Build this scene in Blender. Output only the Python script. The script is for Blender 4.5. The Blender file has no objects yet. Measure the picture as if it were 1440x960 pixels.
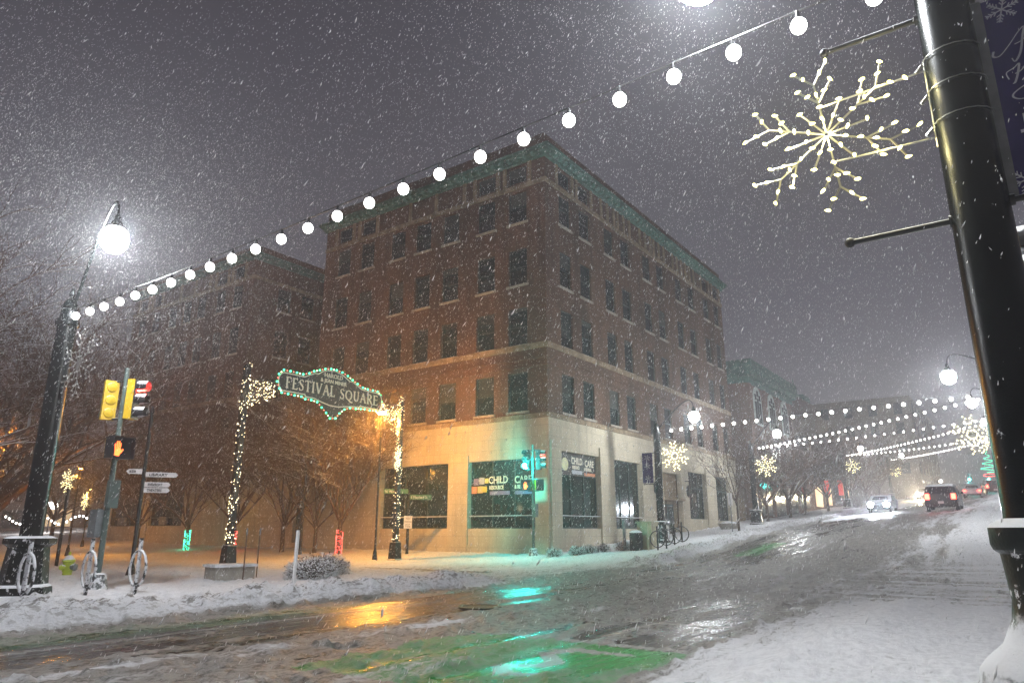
import bpy, math, random
import numpy as np
from mathutils import Vector, Matrix

random.seed(7)
R = math.radians
sc = bpy.context.scene
COL = sc.collection

# ------------------------------------------------------------------ camera
cd = bpy.data.cameras.new('camera')
cd.sensor_width = 36.0
cd.lens = 985.0 / 1440.0 * 36.0
cd.clip_start = 0.1
cd.clip_end = 2000
cam = bpy.data.objects.new('camera', cd)
cam.location = (0, 0, 1.6)
cam.rotation_euler = (R(90) + math.atan(265 / 985.0), 0, R(35.6 - 90))
COL.objects.link(cam)
sc.camera = cam

# ------------------------------------------------------------------ world, exposure
w = bpy.data.worlds.new('World')
sc.world = w
w.use_nodes = True
nt = w.node_tree
bg = nt.nodes['Background']
bg.inputs['Strength'].default_value = 1.0
tc = nt.nodes.new('ShaderNodeTexCoord')
sx = nt.nodes.new('ShaderNodeSeparateXYZ')
rp = nt.nodes.new('ShaderNodeValToRGB')
nt.links.new(tc.outputs['Generated'], sx.inputs[0])
nt.links.new(sx.outputs['Z'], rp.inputs[0])
nt.links.new(rp.outputs[0], bg.inputs['Color'])
el = rp.color_ramp.elements
el[0].position = 0.0
el[0].color = (0.110, 0.106, 0.116, 1)
el[1].position = 0.75
el[1].color = (0.025, 0.023, 0.029, 1)
e = el.new(0.3)
e.color = (0.061, 0.057, 0.070, 1)
sc.view_settings.view_transform = 'Standard'
sc.view_settings.look = 'None'
sc.view_settings.exposure = 0.8
sc.view_settings.gamma = 1
sc.cycles.use_denoising = True
sc.cycles.max_bounces = 6
sc.cycles.diffuse_bounces = 2
sc.cycles.glossy_bounces = 2
sc.cycles.transmission_bounces = 3
sc.cycles.volume_bounces = 1
sc.cycles.transparent_max_bounces = 4
sc.cycles.sample_clamp_indirect = 4
sc.cycles.sample_clamp_direct = 0
sc.cycles.caustics_reflective = False
sc.cycles.caustics_refractive = False
sc.cycles.use_light_tree = True


# ------------------------------------------------------------------ terrain height
def gz(x, y):
    x = np.asarray(x, float)
    y = np.asarray(y, float)
    yy = np.clip(y, -10, 25)
    t = np.clip((x - 18) / 34.0, 0, 1)
    z = .058 * np.maximum(0, x - 30) + .09 * np.maximum(0, 18.5 - yy) * t * t * (3 - 2 * t)
    t2 = np.clip((y - 45) / 45.0, 0, 1)
    return z + .6 * t2 * t2 * (3 - 2 * t2)


def g(x, y):
    return float(gz(x, y))


# ------------------------------------------------------------------ naming helpers
def tag(o, label=None, cat=None, group=None, kind=None):
    if label: o['label'] = label
    if cat: o['category'] = cat
    if group: o['group'] = group
    if kind: o['kind'] = kind
    return o


def thing(name, label, cat, loc=(0, 0, 0), rz=0, group=None):
    o = bpy.data.objects.new(name, None)
    o.empty_display_size = .2
    COL.objects.link(o)
    o.location = loc
    o.rotation_euler = (0, 0, rz)
    return tag(o, label, cat, group)


def copy_tree(o, parent=None):
    c = o.copy()
    COL.objects.link(c)
    if parent is not None:
        c.parent = parent
    for ch in list(o.children):
        copy_tree(ch, c)
    return c


class MB:
    def __init__(s):
        s.v = []; s.f = []; s.m = []

    def quad(s, a, b, c, d, mi=0):
        n = len(s.v); s.v += [a, b, c, d]; s.f.append((n, n + 1, n + 2, n + 3)); s.m.append(mi)

    def box(s, x0, x1, y0, y1, z0, z1, mi=0, M=None):
        n = len(s.v)
        p = [(x0, y0, z0), (x1, y0, z0), (x1, y1, z0), (x0, y1, z0), (x0, y0, z1), (x1, y0, z1), (x1, y1, z1), (x0, y1, z1)]
        if M is not None:
            p = [tuple(M @ Vector(q)) for q in p]
        s.v += p
        for q in ((0, 3, 2, 1), (4, 5, 6, 7), (0, 1, 5, 4), (1, 2, 6, 5), (2, 3, 7, 6), (3, 0, 4, 7)):
            s.f.append(tuple(n + i for i in q)); s.m.append(mi)
        return s

    def cbox(s, c, d, mi=0, M=None):
        return s.box(c[0] - d[0] / 2, c[0] + d[0] / 2, c[1] - d[1] / 2, c[1] + d[1] / 2, c[2] - d[2] / 2, c[2] + d[2] / 2, mi, M)

    def tube(s, pts, rad, n=8, mi=0, caps=True):
        pts = [Vector(p) for p in pts]
        if not hasattr(rad, '__len__'): rad = [rad] * len(pts)
        base = len(s.v)
        up = None
        for i, p in enumerate(pts):
            d = (pts[min(i + 1, len(pts) - 1)] - pts[max(i - 1, 0)])
            if d.length < 1e-9: d = Vector((0, 0, 1))
            d.normalize()
            if up is None:
                up = d.orthogonal().normalized()
            else:
                up = (up - d * up.dot(d))
                up = up.normalized() if up.length > 1e-6 else d.orthogonal().normalized()
            q = d.cross(up)
            for k in range(n):
                a = 2 * math.pi * k / n
                s.v.append(tuple(p + (up * math.cos(a) + q * math.sin(a)) * rad[i]))
        for i in range(len(pts) - 1):
            for k in range(n):
                k2 = (k + 1) % n
                s.f.append((base + i * n + k, base + i * n + k2, base + (i + 1) * n + k2, base + (i + 1) * n + k)); s.m.append(mi)
        if caps:
            s.f.append(tuple(base + k for k in range(n))[::-1]); s.m.append(mi)
            e = base + (len(pts) - 1) * n
            s.f.append(tuple(e + k for k in range(n))); s.m.append(mi)
        return s

    def lathe(s, prof, c=(0, 0, 0), n=20, mi=0, axis=None, phase=0.0):
        """prof: [(r, h)] about the z axis, or about AXIS (a Matrix)"""
        base = len(s.v)
        for r, h in prof:
            for k in range(n):
                a = 2 * math.pi * k / n + phase
                p = Vector((r * math.cos(a), r * math.sin(a), h))
                if axis is not None: p = axis @ p
                s.v.append((p[0] + c[0], p[1] + c[1], p[2] + c[2]))
        for i in range(len(prof) - 1):
            for k in range(n):
                k2 = (k + 1) % n
                s.f.append((base + i * n + k, base + i * n + k2, base + (i + 1) * n + k2, base + (i + 1) * n + k)); s.m.append(mi)
        s.f.append(tuple(base + k for k in range(n))[::-1]); s.m.append(mi)
        e = base + (len(prof) - 1) * n
        s.f.append(tuple(e + k for k in range(n))); s.m.append(mi)
        return s

    def ball(s, c, r, n=8, mi=0, sz=1.0, m=None):
        m = m or max(4, n // 2)
        prof = [(max(1e-4, r * math.sin(math.pi * i / m)), -r * sz * math.cos(math.pi * i / m)) for i in range(m + 1)]
        return s.lathe(prof, c, n, mi)

    def prism(s, poly, fn, d0, d1, mi=0):
        """poly: [(u,v)], fn(u, v, d) -> point"""
        n = len(poly); b = len(s.v)
        s.v += [tuple(fn(u, v, d0)) for u, v in poly] + [tuple(fn(u, v, d1)) for u, v in poly]
        s.f.append(tuple(range(b, b + n))[::-1]); s.m.append(mi)
        s.f.append(tuple(range(b + n, b + 2 * n))); s.m.append(mi)
        for i in range(n):
            j = (i + 1) % n
            s.f.append((b + i, b + j, b + n + j, b + n + i)); s.m.append(mi)
        return s

    def build(s, name, mats, parent=None, smooth=True, loc=None, ang=38):
        me = bpy.data.meshes.new(name)
        me.from_pydata(s.v, [], s.f)
        if not isinstance(mats, (list, tuple)): mats = [mats]
        for m in mats: me.materials.append(m)
        if len(mats) > 1: me.polygons.foreach_set('material_index', s.m)
        if smooth:
            me.polygons.foreach_set('use_smooth', [True] * len(s.f))
            me.set_sharp_from_angle(angle=R(ang))
        me.update()
        o = bpy.data.objects.new(name, me)
        COL.objects.link(o)
        if parent is not None: o.parent = parent
        if loc is not None: o.location = loc
        return o


def np_mesh(name, V, F, mat, parent=None, smooth=False):
    me = bpy.data.meshes.new(name)
    k = F.shape[1]
    me.vertices.add(len(V)); me.vertices.foreach_set('co', V.astype(np.float32).ravel())
    me.loops.add(F.size); me.loops.foreach_set('vertex_index', F.astype(np.int32).ravel())
    me.polygons.add(len(F))
    me.polygons.foreach_set('loop_start', np.arange(0, F.size, k, dtype=np.int32))
    if smooth: me.polygons.foreach_set('use_smooth', np.ones(len(F), bool))
    me.materials.append(mat)
    me.update(calc_edges=True)
    o = bpy.data.objects.new(name, me)
    COL.objects.link(o)
    if parent is not None: o.parent = parent
    return o


# ------------------------------------------------------------------ materials
def N(nt, t, **k):
    n = nt.nodes.new(t)
    for a, b in k.items(): setattr(n, a, b)
    return n


def base_mat(name):
    m = bpy.data.materials.new(name)
    m.use_nodes = True
    nt = m.node_tree
    return m, nt, nt.nodes['Principled BSDF'], nt.nodes['Material Output']


def mixc(nt, fac, a, b, mode='MIX'):
    n = N(nt, 'ShaderNodeMix', data_type='RGBA', blend_type=mode)
    for i, v in ((0, fac), (6, a), (7, b)):
        if isinstance(v, bpy.types.NodeSocket): nt.links.new(v, n.inputs[i])
        elif i == 0: n.inputs[0].default_value = v
        else: n.inputs[i].default_value = (*v, 1) if len(v) == 3 else v
    return n.outputs[2]


def mth(nt, op, a, b=0.0, clamp=False):
    n = N(nt, 'ShaderNodeMath', operation=op, use_clamp=clamp)
    for i, v in enumerate((a, b)):
        if isinstance(v, bpy.types.NodeSocket): nt.links.new(v, n.inputs[i])
        else: n.inputs[i].default_value = v
    return n.outputs[0]


def ramp(nt, fac, stops):
    n = N(nt, 'ShaderNodeMapRange', interpolation_type='SMOOTHSTEP')
    nt.links.new(fac, n.inputs[0])
    n.inputs[1].default_value, n.inputs[2].default_value = stops[0], stops[1]
    n.inputs[3].default_value, n.inputs[4].default_value = stops[2], stops[3]
    return n.outputs[0]


def noise(nt, scale, detail=4, rough=.55, vec=None, mapping=None):
    n = N(nt, 'ShaderNodeTexNoise')
    n.inputs['Scale'].default_value = scale
    n.inputs['Detail'].default_value = detail
    n.inputs['Roughness'].default_value = rough
    if vec is None:
        t = N(nt, 'ShaderNodeTexCoord'); vec = t.outputs['Object']
    if mapping:
        mp = N(nt, 'ShaderNodeMapping'); mp.inputs['Scale'].default_value = mapping
        nt.links.new(vec, mp.inputs[0]); vec = mp.outputs[0]
    nt.links.new(vec, n.inputs['Vector'])
    return n.outputs[0]


SNOW = (0.80, 0.81, 0.84)


def mat(name, col, rough=.6, metal=0.0, var=.25, vs=3.0, bump=0.0, bs=30.0, snow=0.0, spec=.5, coat=0.0, frost=0.0):
    """col with mottled variation; snow: settled snow on upward faces; frost: wind-blown snow patches on any face"""
    m, nt, p, out = base_mat(name)
    c2 = tuple(max(0, v * (1 - var)) for v in col); c1 = tuple(min(1, v * (1 + var * .6)) for v in col)
    n1 = noise(nt, vs, 6, .6)
    c = mixc(nt, ramp(nt, n1, (.32, .68, 0, 1)), c2, c1)
    p.inputs['Roughness'].default_value = rough
    p.inputs['Metallic'].default_value = metal
    p.inputs['Specular IOR Level'].default_value = spec
    p.inputs['Coat Weight'].default_value = coat
    rs = None
    if snow or frost:
        ge = N(nt, 'ShaderNodeNewGeometry'); s = N(nt, 'ShaderNodeSeparateXYZ')
        nt.links.new(ge.outputs['Normal'], s.inputs[0])
        n2 = noise(nt, 9.0, 5, .7)
        k = None
        if snow:
            a = mth(nt, 'ADD', s.outputs['Z'], mth(nt, 'MULTIPLY', n2, .6))
            k = ramp(nt, a, (1.15 - snow * .75, 1.35 - snow * .75, 0, 1))
        if frost:
            n3 = noise(nt, 5.0, 6, .75)
            k2 = ramp(nt, n3, (.66 - frost * .2, .70 - frost * .2, 0, 1))
            k = k2 if k is None else mth(nt, 'MAXIMUM', k, k2)
        c = mixc(nt, k, c, SNOW)
        rr = N(nt, 'ShaderNodeMix'); nt.links.new(k, rr.inputs[0]); rr.inputs[2].default_value = rough; rr.inputs[3].default_value = .8
        nt.links.new(rr.outputs[0], p.inputs['Roughness'])
        mm = N(nt, 'ShaderNodeMix'); nt.links.new(k, mm.inputs[0]); mm.inputs[2].default_value = metal; mm.inputs[3].default_value = 0
        nt.links.new(mm.outputs[0], p.inputs['Metallic'])
    nt.links.new(c, p.inputs['Base Color'])
    if bump:
        b = N(nt, 'ShaderNodeBump'); b.inputs['Strength'].default_value = bump; b.inputs['Distance'].default_value = .02
        nt.links.new(noise(nt, bs, 5, .6), b.inputs['Height']); nt.links.new(b.outputs[0], p.inputs['Normal'])
    return m


def emit(name, col, strength, sample=False):
    m, nt, p, out = base_mat(name)
    p.inputs['Base Color'].default_value = (*col, 1)
    p.inputs['Emission Color'].default_value = (*col, 1)
    p.inputs['Emission Strength'].default_value = strength
    if not sample: m.cycles.emission_sampling = 'NONE'
    return m


def masonry(name, c1, c2, mortar, bw, bh, ms, var, stain=0.0, bump=.3):
    m, nt, p, out = base_mat(name)
    t = N(nt, 'ShaderNodeTexCoord'); s = N(nt, 'ShaderNodeSeparateXYZ'); cb = N(nt, 'ShaderNodeCombineXYZ')
    nt.links.new(t.outputs['Object'], s.inputs[0])
    nt.links.new(mth(nt, 'ADD', s.outputs[0], s.outputs[1]), cb.inputs[0])
    nt.links.new(s.outputs[2], cb.inputs[1])
    b = N(nt, 'ShaderNodeTexBrick')
    b.inputs['Scale'].default_value = 1.0
    b.inputs['Brick Width'].default_value = bw; b.inputs['Row Height'].default_value = bh
    b.inputs['Mortar Size'].default_value = ms; b.inputs['Mortar Smooth'].default_value = .3
    b.inputs['Color1'].default_value = (*c1, 1); b.inputs['Color2'].default_value = (*c2, 1); b.inputs['Mortar'].default_value = (*mortar, 1)
    nt.links.new(cb.outputs[0], b.inputs['Vector'])
    n1 = noise(nt, .35, 8, .7, t.outputs['Object'], (1, 1, .45))
    k = mth(nt, 'MULTIPLY_ADD', ramp(nt, n1, (.3, .7, 0, 1)), var)
    k = mth(nt, 'ADD', mth(nt, 'MULTIPLY', ramp(nt, n1, (.3, .7, 0, 1)), var), 1 - var * .6)
    c = mixc(nt, 1.0, b.outputs['Color'], b.outputs['Color'], 'MIX')
    vm = N(nt, 'ShaderNodeVectorMath', operation='SCALE'); nt.links.new(b.outputs['Color'], vm.inputs[0]); nt.links.new(k, vm.inputs['Scale'])
    c = vm.outputs[0]
    if stain:   # rain streaks running down the wall
        n2 = noise(nt, 1.0, 6, .7, t.outputs['Object'], (2.2, 2.2, .16))
        c = mixc(nt, mth(nt, 'MULTIPLY', ramp(nt, n2, (.5, .72, 0, 1)), stain), c, tuple(v * .35 for v in c2))
    nt.links.new(c, p.inputs['Base Color'])
    p.inputs['Roughness'].default_value = .85
    bm = N(nt, 'ShaderNodeBump'); bm.inputs['Strength'].default_value = bump; bm.inputs['Distance'].default_value = .02
    bm.invert = True
    nt.links.new(b.outputs['Fac'], bm.inputs['Height']); nt.links.new(bm.outputs[0], p.inputs['Normal'])
    return m


M = {}
M['brick'] = masonry('red_brown_brick', (.150, .074, .045), (.100, .050, .032), (.15, .11, .08), .22, .075, .010, .75, .6)
M['brick2'] = masonry('dark_brick', (.24, .14, .10), (.18, .10, .075), (.15, .12, .10), .22, .075, .010, .5, .3)
M['brick3'] = masonry('tan_brick', (.26, .20, .15), (.20, .15, .11), (.22, .19, .16), .22, .075, .010, .4, .3)
M['stone'] = masonry('limestone', (.56, .50, .38), (.51, .455, .35), (.33, .29, .22), 1.25, .62, .010, .35, .4, .15)
M['stone2'] = mat('tan_stone_trim', (.30, .23, .15), .85, var=.4, vs=2, snow=.75)
M['sill'] = mat('pale_stone_sill', (.42, .38, .32), .8, snow=.8)
M['copper'] = mat('green_copper', (.085, .19, .155), .6, var=.45, vs=1.5, snow=.35)
M['copper_light'] = mat('pale_green_copper', (.15, .30, .25), .6, var=.3, vs=2)
M['glass'] = mat('dark_window_glass', (.012, .028, .030), .12, var=.5, vs=.4, spec=.6)
M['shopglass'] = mat('dark_shop_glass', (.010, .026, .022), .10, var=.5, vs=.5, spec=.6)
M['wframe'] = mat('dark_window_frame', (.035, .055, .055), .6)
M['paleframe'] = mat('pale_green_window_frame', (.52, .60, .56), .6)
M['roofing'] = mat('snowy_roof', (.7, .71, .74), .8)
M['pole'] = mat('dark_green_gloss_metal', (.0022, .0042, .0042), .27, metal=0, var=.5, vs=6, bump=.10, bs=60, spec=.4, frost=.02)
M['polebase'] = mat('snow_plastered_cast_iron', (.012, .017, .016), .35, metal=.3, snow=.85, frost=.42, bump=.5, bs=14)
M['black'] = mat('black_metal', (.008, .008, .009), .45, snow=.35)
M['black_frost'] = mat('snow_dusted_black_metal', (.02, .02, .022), .5, snow=.9, frost=1.0)
M['greymetal'] = mat('galvanised_metal', (.20, .22, .23), .5, metal=.3, snow=.6)
M['greenpole'] = mat('grey_green_painted_steel', (.10, .135, .125), .45, metal=.2, snow=.7, frost=.15)
M['chrome'] = mat('bare_wire_metal', (.45, .45, .43), .3, metal=.8)
M['greystrip'] = mat('grey_banner_hem', (.22, .22, .22), .8)
M['navy'] = mat('navy_banner_cloth', (.055, .042, .16), .85, var=.2, bump=.1)
M['silverprint'] = mat('silver_grey_print', (.75, .75, .80), .8, var=.15)
M['yellow'] = mat('signal_yellow_paint', (.66, .42, .015), .45, var=.15, vs=8, snow=.7, bump=.05)
M['signalblack'] = mat('signal_black_plastic', (.018, .018, .02), .4, snow=.75)
M['hydrant'] = mat('yellow_green_hydrant_paint', (.46, .56, .05), .5, snow=.7)
M['white'] = mat('white_plastic', (.75, .75, .76), .5, var=.08)
M['signwhite'] = mat('white_sign_face', (.72, .68, .68), .5, var=.1)
M['signgreen'] = mat('green_street_sign', (.03, .13, .07), .5)
M['printdark'] = mat('dark_print', (.03, .03, .03), .6)
M['signpanel'] = mat('slate_sign_panel', (.018, .028, .030), .5, var=.2)
M['cream'] = mat('cream_lettering', (.88, .82, .68), .5, var=.05)
M['beigebox'] = mat('beige_painted_cabinet', (.50, .46, .30), .6, snow=.8)
M['concrete'] = mat('snowy_concrete', (.33, .31, .27), .85, var=.2, snow=.85, frost=.3)
M['bark'] = mat('grey_brown_bark', (.085, .058, .042), .9, var=.4, vs=12, snow=.35, bump=.5, bs=25)
M['twig'] = mat('brown_snow_dusted_twigs', (.110, .066, .045), .9, var=.4, vs=3, snow=.42)
M['leaf'] = mat('dark_evergreen_leaf', (.045, .055, .035), .7, var=.5, vs=20, snow=.62)
M['tyre'] = mat('tyre_rubber', (.02, .02, .02), .8, frost=.3)
M['cardark'] = mat('dark_car_paint', (.030, .028, .030), .3, coat=.6, snow=.28)
M['carsilver'] = mat('silver_car_paint', (.045, .048, .055), .3, coat=.5, snow=.28)
M['carwhite'] = mat('white_car_paint', (.55, .56, .60), .35, coat=.5, snow=.28)
M['carmaroon'] = mat('dark_maroon_car_paint', (.08, .03, .03), .3, coat=.5, snow=.28)
M['carglass'] = mat('car_glass', (.02, .022, .025), .1)
M['bulb'] = emit('white_globe_glow', (1, .985, .94), 9)
M['farbulb'] = emit('far_globe_glow', (1, .97, .92), 9)
M['warmbulb'] = emit('warm_white_led', (1.0, .92, .34), 5)
M['fardeco'] = emit('far_warm_white_led', (1.0, .88, .45), 11)
M['minilight'] = emit('warm_mini_light', (1.0, .82, .48), 5)
M['greenbulb'] = emit('green_bulb_glow', (.05, 1.0, .38), 4)
M['redbulb'] = emit('red_bulb_glow', (1.0, .22, .16), 2.0)
M['tealmini'] = emit('teal_mini_light', (.05, 1.0, .55), 4)
M['redmini'] = emit('red_mini_light', (1.0, .10, .08), 4)
M['lampglass'] = emit('white_lamp_glass', (.93, .97, 1.0), 290, True)
M['farlampglass'] = emit('far_white_lamp_glass', (.93, .97, 1.0), 230, True)
M['floodglass'] = emit('flood_lamp_glass', (1, .95, .88), 12)
M['sodium'] = emit('sodium_lamp_glass', (1.0, .50, .10), 60)
M['cyan'] = emit('green_signal_lens_lit', (.03, 1.0, .85), 260, True)
M['redlens'] = emit('red_signal_lens_lit', (1.0, .04, .025), 70, True)
M['offlens'] = mat('unlit_signal_lens', (.02, .03, .03), .2)
M['orangehand'] = emit('orange_hand_glow', (1.0, .13, .025), 3.0)
M['headlight'] = emit('headlight_glow', (.80, .88, 1.0), 400)
M['warmhead'] = emit('warm_headlight_glow', (1.0, .78, .45), 300)
M['taillight'] = emit('tail_light_glow', (1.0, .05, .03), 12)
M['shoplight'] = emit('lit_shop_window', (1.0, .72, .42), .4)
M['neon'] = emit('red_neon', (1.0, .10, .08), .2)


def add_blinds(m):
    nt = m.node_tree; p = nt.nodes['Principled BSDF']; old = p.inputs['Base Color'].links[0].from_socket
    oi = N(nt, 'ShaderNodeObjectInfo'); tc = N(nt, 'ShaderNodeTexCoord'); s = N(nt, 'ShaderNodeSeparateXYZ')
    nt.links.new(tc.outputs['Generated'], s.inputs[0])
    r = oi.outputs['Random']
    edge = mth(nt, 'SUBTRACT', 1.35, mth(nt, 'MULTIPLY', mth(nt, 'FRACT', mth(nt, 'MULTIPLY', r, 7.3)), 1.1))
    k = mth(nt, 'MULTIPLY', mth(nt, 'GREATER_THAN', s.outputs['Z'], edge), mth(nt, 'MULTIPLY', mth(nt, 'FRACT', mth(nt, 'MULTIPLY', r, 31.0)), .9))
    nt.links.new(mixc(nt, k, old, (.11, .115, .105)), p.inputs['Base Color'])
    nt.links.new(mth(nt, 'ADD', .06, mth(nt, 'MULTIPLY', r, .14)), p.inputs['Roughness'])


add_blinds(M['glass'])


def point(name, loc, power, col, r=.12, parent=None):
    l = bpy.data.lights.new(name, 'POINT')
    l.energy = power; l.color = col; l.shadow_soft_size = r
    o = bpy.data.objects.new(name, l)
    COL.objects.link(o); o.location = loc
    if parent is not None: o.parent = parent
    return o


# ------------------------------------------------------------------ lettering
def text_obj(name, body, size, mt, parent, origin, u, v, depth=.01, sx=1.0, align='LEFT', bold=0.0, shear=0.0):
    cu = bpy.data.curves.new('tmp', 'FONT')
    cu.body = body; cu.size = size; cu.align_x = align
    cu.extrude = depth / 2; cu.offset = bold; cu.shear = shear
    cu.resolution_u = 3
    to = bpy.data.objects.new('tmp', cu); COL.objects.link(to)
    bpy.context.view_layer.update()
    me = bpy.data.meshes.new_from_object(to.evaluated_get(bpy.context.evaluated_depsgraph_get()))
    bpy.data.objects.remove(to); bpy.data.curves.remove(cu)
    u = Vector(u).normalized(); v = Vector(v).normalized(); n = u.cross(v)
    for q in me.vertices:
        c = q.co
        q.co = Vector(origin) + u * (c.x * sx) + v * c.y + n * c.z
    me.materials.clear(); me.materials.append(mt)
    me.name = name
    o = bpy.data.objects.new(name, me); COL.objects.link(o)
    if parent is not None: o.parent = parent
    return o


GL = {  # Roman capitals as strokes: (thick?, points); the box is 1 high
    'F': (.55, [(1, [(.12, 0), (.12, 1)]), (0, [(.0, 1), (.5, 1), (.5, .86)]), (0, [(.12, .54), (.38, .54)]), (0, [(0, 0), (.26, 0)])]),
    'E': (.58, [(1, [(.12, 0), (.12, 1)]), (0, [(.0, 1), (.5, 1), (.5, .86)]), (0, [(.12, .54), (.38, .54)]), (0, [(0, 0), (.52, 0), (.54, .15)])]),
    'S': (.52, [(0, [(.44, .82), (.40, .96), (.26, 1), (.1, .93), (.06, .78)]), (1, [(.06, .78), (.14, .62), (.34, .46), (.44, .3)]), (0, [(.44, .3), (.42, .1), (.26, 0), (.1, .02), (.03, .2)])]),
    'T': (.62, [(1, [(.31, 0), (.31, 1)]), (0, [(.0, .86), (.02, 1), (.60, 1), (.62, .86)]), (0, [(.19, 0), (.43, 0)])]),
    'I': (.30, [(1, [(.15, 0), (.15, 1)]), (0, [(.02, 0), (.28, 0)]), (0, [(.02, 1), (.28, 1)])]),
    'V': (.70, [(1, [(.08, 1), (.36, 0)]), (0, [(.36, 0), (.63, 1)]), (0, [(0, 1), (.2, 1)]), (0, [(.54, 1), (.72, 1)])]),
    'A': (.72, [(0, [(.08, 0), (.36, 1)]), (1, [(.36, 1), (.64, 0)]), (0, [(.19, .36), (.52, .36)]), (0, [(0, 0), (.18, 0)]), (0, [(.54, 0), (.74, 0)])]),
    'L': (.54, [(1, [(.12, 0), (.12, 1)]), (0, [(0, 1), (.26, 1)]), (0, [(0, 0), (.5, 0), (.52, .17)])]),
    'Q': (.82, [(1, [(.16, .88), (.04, .62), (.04, .36), (.16, .1)]), (0, [(.16, .1), (.38, 0), (.6, .1)]), (1, [(.6, .1), (.72, .36), (.72, .62), (.6, .88)]), (0, [(.6, .88), (.38, 1), (.16, .88)]), (1, [(.36, .02), (.56, -.16), (.86, -.22)])]),
    'U': (.70, [(1, [(.12, 1), (.12, .3), (.2, .08)]), (0, [(.2, .08), (.36, 0), (.52, .08), (.58, .3), (.58, 1)]), (0, [(0, 1), (.25, 1)]), (0, [(.48, 1), (.68, 1)])]),
    'R': (.68, [(1, [(.12, 0), (.12, 1)]), (0, [(0, 1), (.3, 1), (.46, .93)]), (1, [(.46, .93), (.52, .76), (.46, .6)]), (0, [(.46, .6), (.3, .52), (.12, .52)]), (1, [(.3, .52), (.62, .0)]), (0, [(0, 0), (.25, 0)]), (0, [(.58, 0), (.72, 0)])]),
    ' ': (.30, []),
}


def stroke_quads(mb, pts, wd, fn, d0, d1, mi=0):
    """flat ribbon of width wd with mitred joints along 2D pts, given thickness d0..d1"""
    P = [Vector((p[0], p[1])) for p in pts]
    L = []; Rr = []
    for i, p in enumerate(P):
        a = (P[min(i + 1, len(P) - 1)] - P[max(0, i - 1)])
        if a.length < 1e-9: a = Vector((1, 0))
        a.normalize(); nn = Vector((-a.y, a.x))
        L.append(p + nn * wd / 2); Rr.append(p - nn * wd / 2)
    for i in range(len(P) - 1):
        mb.prism([tuple(Rr[i]), tuple(Rr[i + 1]), tuple(L[i + 1]), tuple(L[i])], fn, d0, d1, mi)


def roman(mb, body, u0, v0, h, fn, d0, d1, fit=None, thick=.13, thin=.06):
    adv = sum(GL[c][0] + .14 for c in body) - .14
    sx = (fit / (adv * h)) if fit else 1
    x = u0
    for c in body:
        wd, st = GL[c]
        for k, pts in st:
            stroke_quads(mb, [(x + p[0] * h * sx, v0 + p[1] * h) for p in pts], (thick if k else thin) * h, fn, d0, d1)
        x += (wd + .14) * h * sx


# ------------------------------------------------------------------ ground: one fine sheet, split into road and pavements
def _h(ix, iy, seed):
    a = (ix.astype(np.int64) * 374761393 + iy.astype(np.int64) * 668265263 + seed * 974634777) & 0x7fffffff
    a = (a ^ (a >> 13)) * 1274126177 & 0x7fffffff
    return ((a ^ (a >> 16)) & 0xffff) / 65535.0


def vnoise(x, y, seed=0):
    ix = np.floor(x); iy = np.floor(y); fx = x - ix; fy = y - iy
    fx = fx * fx * (3 - 2 * fx); fy = fy * fy * (3 - 2 * fy)
    a = _h(ix, iy, seed); b = _h(ix + 1, iy, seed); c = _h(ix, iy + 1, seed); d = _h(ix + 1, iy + 1, seed)
    return (a * (1 - fx) + b * fx) * (1 - fy) + (c * (1 - fx) + d * fx) * fy


def fbm(x, y, o=4, seed=0):
    s = 0; a = .5; t = 0
    for i in range(o):
        s = s + a * vnoise(x, y, seed + i); t += a; a *= .55; x = x * 2.03 + 7.1; y = y * 2.03 + 3.7
    return s / t


def sst(a, b, v):
    t = np.clip((v - a) / (b - a), 0, 1)
    return t * t * (3 - 2 * t)


def seg_dist(x, y, pts):
    d = np.full(x.shape, 1e9)
    for (ax, ay), (bx, by) in zip(pts[:-1], pts[1:]):
        vx, vy = bx - ax, by - ay; L = vx * vx + vy * vy + 1e-9
        t = np.clip(((x - ax) * vx + (y - ay) * vy) / L, 0, 1)
        d = np.minimum(d, np.hypot(x - ax - t * vx, y - ay - t * vy))
    return d


def far_kerb(x):
    """y of the snow-bank edge on the far side of the street; it opens at the side street"""
    return 13.1 + 6.5 * np.maximum(0, 1 - ((x - 23.8) / 4.6) ** 4) * (np.abs(x - 23.8) < 4.6) * 0 + .15 * np.sin(x * .7)


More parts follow.
